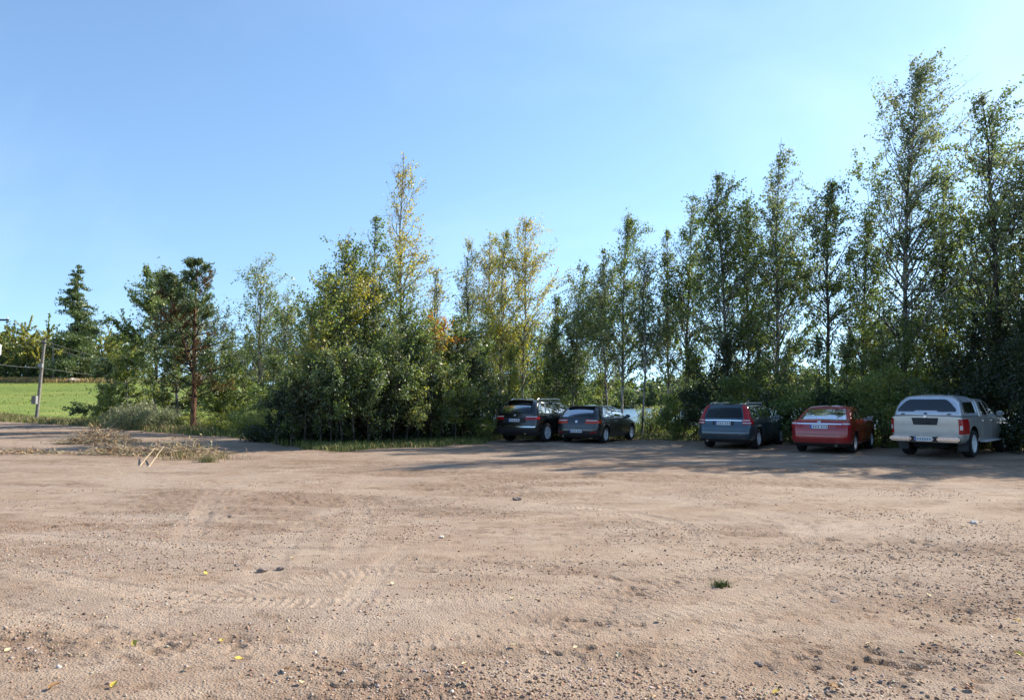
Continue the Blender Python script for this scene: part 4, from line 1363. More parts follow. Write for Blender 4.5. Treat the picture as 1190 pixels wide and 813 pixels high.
def place_by_rear(t, xr):
    """the point named by pixel is the middle of the rear end"""
    a = t.rotation_euler.z
    t.location.x -= xr * math.cos(a); t.location.y -= xr * math.sin(a)
    pts = [(t.location.x + dx * math.cos(a) - dy * math.sin(a), t.location.y + dx * math.sin(a) + dy * math.cos(a)) for dx in (-1.3, 1.3) for dy in (-.8, .8)]
    t.location.z = max(gz(*p) for p in pts) - .005


def exhaust(parent, x, y, z, r=.035):
    o = lathe('exhaust_pipe', [(r * .8, -.10), (r, -.10), (r, .12), (r * .8, .12), (r * .78, -.09)], CHROME, parent, 18)
    o.location = (x, y, z); o.rotation_euler = (0, 0, R(90))


def rails(parent, x0, x1, y, z, m, hgt=.05):
    for s in (-1, 1):
        sx = np.linspace(0, 1, 14)
        P = np.stack([x0 + (x1 - x0) * sx, np.full(14, s * y), z + hgt * np.minimum(1, np.minimum(sx, 1 - sx) * 12)], 1)
        V, Fq = tube(P, .02, 8)
        mesh_np('roof_rail', V, Fq, m, parent, None, True)


def pillar_cover(surf, s_a, s_b, za, zb_, m, parent, name): patch(surf, name, s_a, s_b, za, zb_, .004, m, parent, 4, 8)


# ---- black sport utility car
t = car('black sport utility car with alloy wheels, parked at the left end of the row', 'car', 597, 28.2, 33, 'parked_car')
P_BLK = paint('black_paint', (.006, .008, .009), .2, .25)
low = Surf([(.26, -2.10, 2.08, .80, .22, .35, 0), (.36, -2.24, 2.22, .89, .24, .4, 0), (.52, -2.30, 2.29, .925, .26, .45, 0), (.74, -2.27, 2.27, .94, .26, .45, 0),
            (.90, -2.24, 2.14, .935, .25, .45, 0), (1.0, -2.21, 1.80, .925, .24, .42, .01), (1.05, -2.20, 1.35, .915, .24, .36, .02), (1.09, -2.19, 1.06, .90, .24, .30, .03)])
loft_lower(low, 'body', P_BLK, t, [(-1.30, .86, .40, .43, .40), (1.42, .86, .40, .43, .40)])
up = Surf([(1.085, -2.19, 1.07, .90, .24, .30, 0), (1.30, -2.10, .72, .835, .22, .26, 0), (1.52, -1.93, .34, .735, .20, .22, 0), (1.585, -1.83, .20, .67, .18, .20, 0)], .07, .10)
loft_upper(up, P_BLK, t, [('rear_window', (0, 1.15), (0, 1.05), GLASS_D, False), ('quarter_window', (2.02, 2.19), (2.10, 2.24), GLASS_D, True), ('rear_door_window', (2.23, 2.55), (2.27, 2.57), GLASS_C, True),
                          ('front_door_window', (2.58, 2.98), (2.60, 2.96), GLASS_C, True), ('windscreen', (3.6, 5), (3.6, 5), GLASS_C, False)], 1.13, 1.50, None, cap_h=.06)
for s in (-1, 1):
    door(low, t, -.78, .10, .42, 1.06, P_BLK, P_BLK, s); door(low, t, .13, 1.00, .42, 1.06, P_BLK, P_BLK, s)
    patch(low, 'tail_light', s * .72, s * 2.02, lambda u: .86 + .03 * u, lambda u: 1.02 - .02 * u, .010, REDL, t, 12, 4)
    patch(low, 'lamp_lens', s * .74, s * 1.75, .97, 1.005, .016, CLEARL, t, 10, 2)
    patch(low, 'headlight', s * 3.2, s * 4.3, .74, .88, .008, CLEARL, t, 10, 3)
    wheel(t, -1.30, .82, .37, .25, s, 7); wheel(t, 1.42, .82, .37, .25, s, 7)
    patch(low, 'sill', s * low.s_of_x(-.8, .3), s * low.s_of_x(.9, .3), .28, .40, .012, BLACKP, t, 10, 2)
patch(low, 'rear_bumper', -1.95, 1.95, .30, .56, .014, BLACKP, t, 26, 4)
patch(low, 'bumper_trim', -1.6, 1.6, .60, .63, .010, CHROME, t, 22, 1)
patch(low, 'plate_recess', -.75, .75, .76, .95, .004, BLACKP, t, 8, 2)
plate(low, .855, t)
patch(low, 'tailgate_trim', -.72, .72, .965, .99, .012, P_BLK, t, 8, 1)
badge(low, 1.03, t)
bmbox('spoiler', (.30, 1.16, .035), (-1.90, 0, 1.61), P_BLK, t, .015)
bmbox('rear_wiper', (.02, .46, .02), (-2.19, -.1, 1.17), BLACKP, t, .006, (R(8), 0, 0))
rails(t, -1.55, .25, .60, 1.62, CHROME, .05)
mirror_(t, .86, .88, 1.12, P_BLK)
seats(t, (-.75, .25), 1.06, .86); exhaust(t, -2.25, -.55, .36); exhaust(t, -2.25, .55, .36)
place_by_rear(t, -2.28)

# ---- charcoal hatchback
t = car('charcoal compact hatchback with orange-red tail lights next to the black car', 'car', 669.5, 27.8, 31, 'parked_car')
P_CHA = paint('charcoal_paint', (.016, .020, .026), .4, .28)
low = Surf([(.22, -1.98, 1.98, .78, .25, .4, 0), (.32, -2.08, 2.08, .86, .28, .45, 0), (.48, -2.12, 2.13, .885, .30, .5, 0), (.66, -2.10, 2.10, .895, .30, .5, 0),
            (.80, -2.07, 1.96, .89, .28, .48, 0), (.88, -2.04, 1.68, .88, .27, .42, .01), (.93, -2.02, 1.28, .87, .26, .36, .02), (.96, -2.00, 1.02, .855, .26, .30, .03)])
loft_lower(low, 'body', P_CHA, t, [(-1.28, .80, .33, .365, .38), (1.32, .80, .33, .365, .38)])
up = Surf([(.955, -2.00, 1.03, .855, .26, .30, 0), (1.15, -1.88, .64, .79, .24, .26, 0), (1.33, -1.68, .26, .69, .22, .22, 0), (1.385, -1.52, .12, .62, .20, .20, 0)], .08, .10)
loft_upper(up, P_CHA, t, [('rear_window', (0, 1.2), (0, 1.1), GLASS_D, False), ('rear_door_window', (2.14, 2.50), (2.24, 2.53), GLASS_D, True),
                          ('front_door_window', (2.53, 2.98), (2.56, 2.96), GLASS_D, True), ('windscreen', (3.6, 5), (3.6, 5), GLASS_C, False)], 1.0, 1.315, None, cap_h=.055)
for s in (-1, 1):
    door(low, t, -.82, .02, .36, .93, P_CHA, P_CHA, s); door(low, t, .05, .98, .36, .93, P_CHA, P_CHA, s)
    patch(low, 'tail_light', s * .62, s * 2.0, lambda u: .74 + .02 * u, lambda u: .90 - .03 * u, .010, ORGL, t, 12, 4)
    patch(low, 'lamp_lens', s * .66, s * 1.5, .845, .875, .016, CLEARL, t, 8, 2)
    patch(low, 'headlight', s * 3.2, s * 4.3, .62, .76, .008, CLEARL, t, 10, 3)
    wheel(t, -1.28, .765, .32, .22, s, 5); wheel(t, 1.32, .765, .32, .22, s, 5)
    patch(low, 'reflector', s * 1.0, s * 1.5, .40, .44, .010, REDL, t, 5, 1)
patch(low, 'rear_bumper', -1.9, 1.9, .235, .36, .012, BLACKP, t, 26, 3)
patch(low, 'bumper_seam', -1.98, 1.98, .585, .60, .002, BLACKP, t, 26, 1)
plate(low, .47, t)
badge(low, .82, t, .055)
bmbox('spoiler', (.26, 1.14, .03), (-1.60, 0, 1.405), P_CHA, t, .013)
bmbox('rear_wiper', (.02, .42, .02), (-2.0, -.05, 1.03), BLACKP, t, .006, (R(6), 0, 0))
bmbox('antenna', (.012, .012, .18), (-1.25, 0, 1.50), BLACKP, t, .004, (0, R(-40), 0))
mirror_(t, .78, .83, .98, P_CHA)
seats(t, (-.75, .20), .92, .80); exhaust(t, -2.08, .5, .27)
place_by_rear(t, -2.10)

# ---- dark blue estate
t = car('dark blue-grey estate car with tall red lamps up the rear pillars', 'car', 840, 24.8, 35, 'parked_car')
P_BLU = paint('blue_grey_paint', (.030, .060, .085), .45, .28)
low = Surf([(.22, -2.25, 2.25, .80, .24, .4, 0), (.34, -2.36, 2.37, .90, .26, .45, 0), (.52, -2.40, 2.41, .925, .28, .5, 0), (.70, -2.37, 2.38, .93, .28, .5, 0),
            (.84, -2.33, 2.22, .92, .26, .48, 0), (.92, -2.31, 1.85, .91, .25, .42, .01), (.97, -2.30, 1.35, .90, .24, .36, .02), (1.0, -2.29, 1.05, .885, .24, .30, .03)])
loft_lower(low, 'body', P_BLU, t, [(-1.38, .85, .34, .38, .38), (1.42, .85, .34, .38, .38)])
up = Surf([(.995, -2.29, 1.06, .885, .24, .30, 0), (1.20, -2.20, .66, .815, .20, .26, 0), (1.42, -2.08, .26, .715, .17, .22, 0), (1.475, -1.99, .12, .65, .15, .20, 0)], .05, .10)
loft_upper(up, P_BLU, t, [('rear_window', (0, 1.0), (0, .96), GLASS_D, False), ('quarter_window', (2.05, 2.30), (2.08, 2.32), GLASS_D, True), ('rear_door_window', (2.33, 2.60), (2.35, 2.61), GLASS_C, True),
                          ('front_door_window', (2.63, 2.98), (2.64, 2.96), GLASS_C, True), ('windscreen', (3.6, 5), (3.6, 5), GLASS_C, False)], 1.04, 1.40, None, cap_h=.055)
for s in (-1, 1):
    door(low, t, -.88, .02, .38, .97, P_BLU, P_BLU, s); door(low, t, .05, .98, .38, .97, P_BLU, P_BLU, s)
    patch(up, 'tail_light', s * 1.10, s * 1.85, 1.0, 1.46, .010, REDL, t, 8, 10)
    patch(low, 'tail_light', s * .98, s * 2.02, .83, .985, .012, REDL, t, 8, 4)
    patch(low, 'lamp_lens', s * 1.0, s * 1.7, .86, .89, .018, CLEARL, t, 6, 1)
    patch(low, 'lamp_lens', s * 1.0, s * 1.6, .945, .972, .018, CLEARL, t, 6, 1)
    patch(low, 'headlight', s * 3.2, s * 4.3, .66, .80, .008, CLEARL, t, 10, 3)
    wheel(t, -1.38, .805, .335, .225, s, 5); wheel(t, 1.42, .805, .335, .225, s, 5)
    patch(low, 'sill', s * low.s_of_x(-.9, .3), s * low.s_of_x(.98, .3), .24, .34, .010, BLACKP, t, 10, 2)
patch(low, 'chrome_strip', -.96, .96, .935, .962, .012, CHROME, t, 12, 1)
patch(low, 'plate_recess', -.55, .55, .80, .925, .003, BLACKP, t, 8, 2)
plate(low, .862, t)
patch(low, 'rear_bumper', -1.95, 1.95, .24, .34, .012, BLACKP, t, 26, 3)
patch(low, 'bumper_seam', -1.98, 1.98, .60, .615, .002, BLACKP, t, 26, 1)
bmbox('rear_wiper', (.02, .46, .02), (-2.29, -.05, 1.08), BLACKP, t, .006, (R(6), 0, 0))
rails(t, -1.85, .15, .60, 1.50, ALLOY, .04)
mirror_(t, .82, .86, 1.02, P_BLU)
seats(t, (-.75, .22), .96, .84); exhaust(t, -2.36, .5, .27)
place_by_rear(t, -2.38)

# ---- red saloon
t = car('bright red saloon car with a chrome strip across its boot lid', 'car', 952, 22.8, 36, 'parked_car')
P_RED = paint('red_paint', (.32, .005, .008), .15, .25)
low = Surf([(.22, -2.12, 2.15, .76, .22, .4, 0), (.32, -2.22, 2.27, .85, .25, .45, 0), (.50, -2.27, 2.31, .875, .28, .5, 0), (.68, -2.26, 2.28, .88, .28, .5, 0),
            (.84, -2.23, 2.12, .875, .26, .46, 0), (.93, -2.21, 1.75, .865, .25, .42, .005), (.99, -2.17, 1.32, .855, .25, .36, .012), (1.015, -2.05, 1.10, .845, .25, .32, .02), (1.03, -1.80, 1.02, .835, .25, .30, .03)])
loft_lower(low, 'body', P_RED, t, [(-1.30, .80, .33, .365, .38), (1.36, .80, .33, .365, .38)])
up = Surf([(1.025, -1.80, 1.03, .835, .28, .30, 0), (1.20, -1.50, .68, .765, .25, .26, 0), (1.385, -1.06, .28, .665, .22, .22, 0), (1.43, -.88, .14, .60, .20, .20, 0)], .10, .10)
loft_upper(up, P_RED, t, [('rear_window', (0, 1.35), (0, 1.25), GLASS_D, False), ('rear_door_window', (2.04, 2.46), (2.18, 2.47), GLASS_D, True),
                          ('front_door_window', (2.50, 2.98), (2.50, 2.96), GLASS_C, True), ('windscreen', (3.6, 5), (3.6, 5), GLASS_C, False)], 1.05, 1.37, None, cap_h=.05)
for s in (-1, 1):
    door(low, t, -.84, .02, .36, 1.0, P_RED, P_RED, s); door(low, t, .05, .98, .36, 1.0, P_RED, P_RED, s)
    patch(low, 'tail_light', s * .80, s * 2.0, .80, lambda u: .985 - .03 * u, .010, REDL, t, 12, 4)
    patch(low, 'lamp_lens', s * 1.15, s * 1.75, .90, .945, .016, CLEARL, t, 6, 2)
    patch(low, 'headlight', s * 3.2, s * 4.3, .64, .80, .008, CLEARL, t, 10, 3)
    wheel(t, -1.30, .755, .32, .215, s, 5); wheel(t, 1.36, .755, .32, .215, s, 5)
    patch(low, 'reflector', s * 1.25, s * 1.7, .44, .50, .010, REDL, t, 5, 1)
patch(low, 'chrome_strip', -1.1, 1.1, .90, .935, .014, CHROME, t, 14, 2)
plate(low, .83, t)
patch(low, 'boot_seam', -1.2, 1.2, .59, .603, .002, BLACKP, t, 14, 1)
patch(low, 'rear_bumper', -1.9, 1.9, .235, .33, .012, BLACKP, t, 26, 3)
badge(low, .965, t, .05)
mirror_(t, .80, .82, 1.04, P_RED)
seats(t, (-.75, .22), .98, .80); exhaust(t, -2.22, -.5, .26)
place_by_rear(t, -2.25)

# ---- silver pickup with canopy
t = car('silver double-cab pickup with a hard canopy and chrome step bumper', 'pickup', 1074.5, 20.9, 47, 'parked_pickup')
P_SIL = paint('silver_paint', (.52, .50, .46), .5, .32)
P_CAN = paint('canopy_paint', (.50, .53, .58), .35, .32)
low = Surf([(.42, -2.42, 2.42, .84, .06, .35, 0), (.52, -2.52, 2.56, .90, .07, .42, 0), (.70, -2.54, 2.60, .92, .08, .45, 0), (.90, -2.545, 2.56, .925, .08, .45, 0),
            (1.02, -2.55, 2.42, .92, .08, .45, 0), (1.09, -2.55, 2.0, .915, .08, .42, .015), (1.13, -2.55, 1.45, .91, .08, .36, .02), (1.15, -2.55, 1.24, .905, .08, .3, .03)], .02, .14)
loft_lower(low, 'body', P_SIL, t, [(-1.45, .84, .43, .47, .46), (1.72, .84, .43, .47, .46)])
can = Surf([(1.155, -2.52, -.74, .885, .12, .10, 0), (1.30, -2.48, -.74, .86, .14, .10, 0), (1.52, -2.38, -.74, .80, .18, .10, 0), (1.66, -2.29, -.74, .735, .20, .12, 0), (1.725, -2.20, -.76, .64, .20, .12, 0)], .06, .0)
loft_upper(can, P_CAN, t, [('canopy_side_window', (2.12, 2.86), (2.14, 2.84), GLASS_D, True)], 1.26, 1.58, None, 'canopy', cap_h=.075)
cab = Surf([(1.145, -.72, 1.25, .90, .10, .30, 0), (1.35, -.70, .92, .84, .12, .26, 0), (1.60, -.64, .50, .745, .14, .22, 0), (1.66, -.58, .38, .68, .14, .2, 0)], .03, .10)
loft_upper(cab, P_SIL, t, [('rear_door_window', (2.10, 2.46), (2.12, 2.48), GLASS_D, True), ('front_door_window', (2.50, 2.97), (2.51, 2.95), GLASS_D, True),
                           ('windscreen', (3.6, 5), (3.6, 5), GLASS_C, False), ('cab_rear_window', (0, .9), (0, .9), GLASS_C, False)], 1.19, 1.58, None, 'cab_roof', cap_h=.055)
def rr_lo(u, a=1.30, d=.05): return a + d * max(0, abs(2 * u - 1) - .86) / .14 + (-.0 if abs(2 * u - 1) > .33 else .035)
def rr_hi(u, a=1.65, d=.10): return a - d * (max(0, abs(2 * u - 1) - .80) / .20) ** 2
patch(can, 'canopy_rear_window', (-1.30, -1.02), (1.30, 1.02), rr_lo, rr_hi, .006, principled('canopy_glass', (.012, .015, .02), .05, coat=1.), t, 40, 8)
bmbox('canopy_latch', (.03, .09, .045), (-2.505, 0, 1.25), BLACKP, t, .01)
for s in (-1, 1):
    bmbox('canopy_lock', (.025, .10, .03), (-2.50, s * .60, 1.235), BLACKP, t, .008)
    door(low, t, -.68, .16, .55, 1.12, P_SIL, CHROME, s); door(low, t, .19, 1.16, .55, 1.12, P_SIL, CHROME, s)
    patch(low, 'tail_light', s * 1.02, s * 2.12, .68, 1.10, .012, REDL, t, 8, 6)
    patch(low, 'lamp_lens', s * 1.2, s * 1.75, .80, .92, .018, CLEARL, t, 6, 2)
    patch(low, 'headlight', s * 3.2, s * 4.3, .84, 1.0, .008, CLEARL, t, 10, 3)
    wheel(t, -1.45, .80, .39, .26, s, 6); wheel(t, 1.72, .80, .39, .26, s, 6)
    bmbox('running_board', (1.75, .16, .05), (.20, s * .93, .43), ALLOY, t, .02)
    bmbox('mud_flap', (.02, .28, .34), (-1.98, s * .78, .36), BLACKP, t, .006)
patch(low, 'tailgate', -.98, .98, .60, 1.12, .012, P_SIL, t, 12, 8)
patch(low, 'handle_bezel', (-.36, -.42), (.36, .42), .93, 1.11, .020, BLACKP, t, 10, 3)
badge(low, 1.155 - .02, t, .05)
bmbox('tailgate_handle', (.03, .20, .05), (-2.60, 0, .99), BLACKP, t, .012)
# step bumper in three chrome blocks over a dark beam
bmbox('bumper_beam', (.16, 1.72, .10), (-2.60, 0, .545), BLACKP, t, .03)
for y, w_ in ((-.62, .58), (0, .50), (.62, .58)):
    bmbox('bumper_step', (.18, w_, .13), (-2.66, y, .535), CHROME, t, .035, (0, 0, 0), 3)
p_ = bmbox('number_plate', (.012, .46, .105), (-2.756, 0, .535), PLATE, t, .004)
bmbox('blue_strip', (.004, .04, .10), (-.0075, .205, 0), PLATEB, p_, .001)
for k in range(6): bmbox('print_mark', (.004, .03, .06), (-.0075, .135 - k * .062, 0), PLATEK, p_, .001)
lathe('tow_ball', [(.0001, .05), (.02, .045), (.03, .02), (.02, -.02), (.015, -.08)], BLACKP, t, 16).location = (-2.72, 0, .44)
t.children[-1].rotation_euler = (R(90), 0, 0)
mirror_(t, 1.0, .90, 1.22, P_SIL)
seats(t, (-.40, .40), 1.12, .82)
bmbox('underframe', (4.3, .9, .16), (-.1, 0, .36), UNDERM, t, .03)
place_by_rear(t, -2.65)
# ------------------------------------------------------------------ water
m, nt = mat('water')
p = node(nt, 'ShaderNodeBsdfPrincipled', Roughness=.22)
p.inputs['Base Color'].default_value = (.03, .05, .055, 1)
tc = node(nt, 'ShaderNodeTexCoord'); nz = node(nt, 'ShaderNodeTexNoise', Scale=1.4, Detail=3.0)
nt.links.new(tc.outputs['Object'], nz.inputs['Vector'])
bp = node(nt, 'ShaderNodeBump', Strength=.45, Distance=.08)
nt.links.new(nz.outputs['Fac'], bp.inputs['Height']); nt.links.new(bp.outputs[0], p.inputs['Normal'])
out(nt, p.outputs[0])
c = [ROW0 + ROWT * s + ROWN * q for s, q in ((-60, 40), (160, 40), (160, 205), (-60, 205))]
mesh_py('water', [(a[0], a[1], -.95) for a in c], [(0, 1, 2, 3)], m)['kind'] = 'structure'

# ------------------------------------------------------------------ grasses
rng = np.random.default_rng(5)
GRASS = attr_material('grass_blade', .7)


def scatter(n, fn):
    P = fn(n)
    z = macro_z(P[:, 0], P[:, 1])
    return np.stack([P[:, 0], P[:, 1], z - .02], 1)


def edge_points(n, a0, a1, d0, d1, pw=1.):
    th = rng.uniform(R(a0), R(a1), n)
    r = edge_r(th) + d0 + (d1 - d0) * rng.uniform(0, 1, n) ** pw + (fbm(th * 40, th * 0 + 3, 2, 2) - .5) * 1.4
    return np.stack([r * np.sin(th), r * np.cos(th)], 1)


GP = [((.09, .13, .03), 5), ((.17, .19, .05), 4), ((.26, .22, .09), 2), ((.05, .08, .02), 3)]
SP = [((.30, .23, .11), 5), ((.22, .15, .07), 4), ((.15, .16, .05), 4), ((.36, .30, .17), 2)]
acc = Acc()
P = scatter(26000, lambda n: edge_points(n, -24, 40, -.9, 4.5, 1.3)); n = len(P)
acc.add(*blades('g', P, rng.uniform(.08, .34, n), rng.uniform(.012, .022, n), jitter(GP, n, rng), rng))
P = scatter(15000, lambda n: edge_points(n, -16, 6, -1.9, .8, .9)); n = len(P)
acc.add(*blades('g', P, rng.uniform(.06, .26, n), rng.uniform(.012, .02, n), jitter(GP + [((.34, .28, .12), 3)], n, rng), rng))
o = acc.build('verge_grass', GRASS); o['kind'] = 'stuff'
acc = Acc()
P = scatter(26000, lambda n: edge_points(n, -40, -22, -.3, 9.5, .8)); n = len(P)
acc.add(*blades('g', P, rng.uniform(.10, .45, n), rng.uniform(.02, .035, n), jitter(SP + GP[:2], n, rng), rng))
o = acc.build('roadside_grass', GRASS); o['kind'] = 'stuff'
acc = Acc()
for (px_, py_, sx_, sy_, n) in ((116, 514, 1.2, .6, 300), (205, 528, 1.2, .6, 700), (140, 527, 1.0, .5, 260), (230, 533, .9, .3, 300)):
    c = onground(px_, py_)
    P = np.stack([c[0] + rng.normal(0, sx_ * .6, n), c[1] + rng.normal(0, sy_ * .7, n)], 1)
    P = np.stack([P[:, 0], P[:, 1], macro_z(P[:, 0], P[:, 1]) - .01], 1)
    acc.add(*blades('g', P, rng.uniform(.04, .26, n), rng.uniform(.008, .014, n), jitter([((.44, .32, .18), 4), ((.30, .19, .10), 5), ((.30, .28, .10), 2)], n, rng), rng, lean=1.6))
o = acc.build('dry_straw', GRASS); o['kind'] = 'stuff'
acc = Acc()
n = 30000
Yv = 56 + 86 * rng.uniform(0, 1, n) ** 1.3; px = rng.uniform(-60, 260, n)
P = np.stack([(px - CX) / F * Yv, Yv], 1)
k = np.hypot(P[:, 0], P[:, 1]) > edge_r(np.arctan2(P[:, 0], P[:, 1])) + 7
k &= rng.uniform(0, 1, n) < .12 + .6 * sstep(.4, .65, fbm(P[:, 0] * .06 + P[:, 1] * .02, P[:, 1] * .16, 91, 3))
P = P[k]; n = len(P)
P = np.stack([P[:, 0], P[:, 1], macro_z(P[:, 0], P[:, 1]) - .02], 1)
acc.add(*blades('g', P, rng.uniform(.04, .13, n), rng.uniform(.06, .12, n), jitter([((.17, .20, .032), 5), ((.24, .25, .05), 4), ((.30, .27, .08), 1)], n, rng, .12), rng))
o = acc.build('meadow_grass', GRASS); o['kind'] = 'stuff'
# tan fringe of tall grass at the far side of the field
acc = Acc()
n = 9000
px = rng.uniform(-60, 135, n); Yv = rng.uniform(136, 147, n)
P = np.stack([(px - CX) / F * Yv, Yv], 1)
P = np.stack([P[:, 0], P[:, 1], macro_z(P[:, 0], P[:, 1])], 1)
acc.add(*blades('g', P, rng.uniform(.4, 1.1, n), rng.uniform(.06, .12, n), jitter([((.34, .22, .09), 5), ((.25, .2, .07), 3), ((.4, .3, .14), 2)], n, rng), rng))
o = acc.build('field_edge_grass', GRASS); o['kind'] = 'stuff'
# reeds and lush grass on the near shore
acc = Acc()
n = 16000
s, q = rng.uniform(-22, 60, n), rng.uniform(5, 19, n)
P = ROW0 + s[:, None] * ROWT + q[:, None] * ROWN
P = np.stack([P[:, 0], P[:, 1], macro_z(P[:, 0], P[:, 1])], 1)
acc.add(*blades('g', P, rng.uniform(.3, .85, n), rng.uniform(.02, .045, n), jitter([((.20, .26, .05), 5), ((.30, .31, .08), 4), ((.12, .17, .04), 2)], n, rng), rng))
o = acc.build('shore_reeds', GRASS); o['kind'] = 'stuff'

# small tuft growing in the gravel
def tuft(px, py, n, h, lab, pal=GP):
    c = onground(px, py)
    z0 = gz(*c)
    P = np.stack([rng.normal(0, h * .45, n), rng.normal(0, h * .4, n), np.full(n, -.01)], 1)
    a = Acc(); a.add(*blades('t', P, rng.uniform(.4, 1, n) * h, np.full(n, .007), jitter(pal, n, rng), rng, lean=.9))
    o = a.build('grass_tuft', GRASS); o.location = (c[0], c[1], z0)
    return tag(o, lab, 'grass tuft')


tuft(838, 682, 150, .085, 'small green grass tuft growing alone in the gravel')
tuft(240, 536, 260, .30, 'yellow-green grass clump at the right end of the brush', SP + GP)
tuft(212, 532, 200, .30, 'yellow-green grass clump beside the two pale sticks', SP + GP)
tuft(258, 531, 160, .22, 'low yellow-green grass clump outermost right of the brush', SP + GP)

# ------------------------------------------------------------------ gravel stones
def stones(name, n, dmin, dmax, smin, smax, cols, seed, thr):
    g = np.random.default_rng(seed)
    d = dmin * np.exp(g.uniform(0, 1, n) * math.log(dmax / dmin))
    x = g.uniform(-.78, .78, n) * d
    keep = g.uniform(0, 1, n) < np.clip((fbm(x * .55 + 3, d * .75, 21, 4) - thr) * 4 + .15 + .55 * sstep(5.5, 3.6, d), .05, 1)
    x, d = x[keep], d[keep]; n = len(x)
    sz = smin * (smax / smin) ** (g.uniform(0, 1, n) ** 2.2)
    z = macro_z(x, d) + lot_detail(x, d)[0] + sz * .08
    base = np.array([[1, 0, 0], [0, 1, 0], [-1, 0, 0], [0, -1, 0], [0, 0, .7], [0, 0, -.7]], float)
    J = base[None] * g.uniform(.6, 1.2, (n, 6, 1)) + g.normal(0, .22, (n, 6, 3))
    a = g.uniform(0, 2 * math.pi, n); c_, s_ = np.cos(a), np.sin(a)
    Rz = np.zeros((n, 3, 3)); Rz[:, 0, 0], Rz[:, 0, 1], Rz[:, 1, 0], Rz[:, 1, 1], Rz[:, 2, 2] = c_, -s_, s_, c_, 1
    J = np.einsum('nij,nkj->nki', Rz, J) * (sz * .5)[:, None, None]
    V = (J + np.stack([x, d, z], 1)[:, None]).reshape(-1, 3)
    f = np.array([[0, 1, 4], [1, 2, 4], [2, 3, 4], [3, 0, 4], [1, 0, 5], [2, 1, 5], [3, 2, 5], [0, 3, 5]])
    Fq = (np.arange(n) * 6)[:, None, None] + f[None]
    C = np.repeat(jitter(cols, n, g, .25), 6, 0)
    o = mesh_np(name, V, Fq.reshape(-1, 3), STRAW, None, C)
    o['kind'] = 'stuff'


SCOL = [((.34, .22, .145), 5), ((.25, .16, .11), 3), ((.42, .30, .21), 2), ((.36, .30, .26), 3), ((.15, .105, .08), 1), ((.58, .50, .42), .3)]
stones('loose_gravel', 160000, 3.1, 15, .006, .034, SCOL, 3, .44)

STN = principled('stone', (.22, .17, .14), .9, spec=.2, noise=.35, scale=18, bump=.6, bscale=30)
STP = principled('pale_stone', (.62, .56, .5), .9, spec=.2, noise=.2, scale=18, bump=.5, bscale=30)


def rock(px, py, s, lab, m=None, flat=.6, name='stone'):
    c = onground(px, py)
    bm = bmesh.new()
    bmesh.ops.create_icosphere(bm, subdivisions=3, radius=.5)
    g = np.random.default_rng(int(px * 7 + py))
    ph = g.uniform(0, 6, 6)
    for v in bm.verts:
        k = 1 + .22 * math.sin(v.co.x * 5 + ph[0]) * math.cos(v.co.y * 6 + ph[1]) + .16 * math.sin(v.co.z * 8 + ph[2] + v.co.x * 7) + .07 * math.sin(v.co.y * 17 + ph[3])
        v.co = Vector((v.co.x * k * s * 1.25, v.co.y * k * s, v.co.z * k * s * flat))
    me = bpy.data.meshes.new(name); bm.to_mesh(me); bm.free()
    me.materials.append(m or STN)
    o = link(name, me); o.location = (c[0], c[1], gz(*c) + s * flat * .22); o.rotation_euler.z = ph[5]
    return tag(o, lab, 'stone')


rock(601, 581, .12, 'dark lone stone in the middle of the gravel yard', flat=.5)
rock(305, 663, .08, 'dark stone, middle one of three in a loose row on the left gravel', flat=.5)
rock(276, 657, .065, 'dark flat stone, left one of three in a loose row on the gravel', flat=.4)
rock(326, 661, .06, 'small stone, right one of three in a loose row on the gravel')
rock(1132, 609, .075, 'whitish stone on the gravel at the right', STP)
rock(513, 625, .05, 'whitish pebble lying left of the yard centre', STP)
rock(268, 600, .09, 'dark stone among the curved tracks on the left', flat=.45)
rock(883, 770, .05, 'dark broken stone in the right foreground', flat=.5)
rock(970, 700, .07, 'dark clod of earth right of the green grass tuft', flat=.4)
b = at(85, 447, 138)
o = rock(595, 600, 2.2, 'grey boulder at the far edge of the green field', principled('grey_stone', (.36, .32, .27), .9, noise=.3, scale=2), .45, 'boulder'); o.location = (b[0], b[1], gz(b[0], b[1]) + .3)

# ------------------------------------------------------------------ fallen leaves
def fallen(px, py, s, m, lab, group):
    c = onground(px, py)
    g = np.random.default_rng(int(px * 13 + py))
    n = 9
    V, Fc = [], []
    for i in range(n):
        t = i / (n - 1); w = math.sin(math.pi * t ** .8) * .36
        lift = .10 * math.sin(t * 3.1)
        for sd in (-1, 0, 1):
            V.append(((t - .5) * s, sd * w * s, (lift + abs(sd) * .16) * s))
    for i in range(n - 1):
        for k in range(2):
            a = i * 3 + k
            Fc.append((a, a + 1, a + 4, a + 3))
    o = mesh_py('fallen_leaf', V, Fc, m, None, True)
    z0 = gz(*c) + float(lot_detail(np.array([c[0]]), np.array([c[1]]))[0][0])
    o.location = (c[0], c[1], z0 + .012)
    o.rotation_euler = (g.normal(0, .25), g.normal(0, .25), g.uniform(0, 6.3))
    tag(o, lab, 'leaf', group)


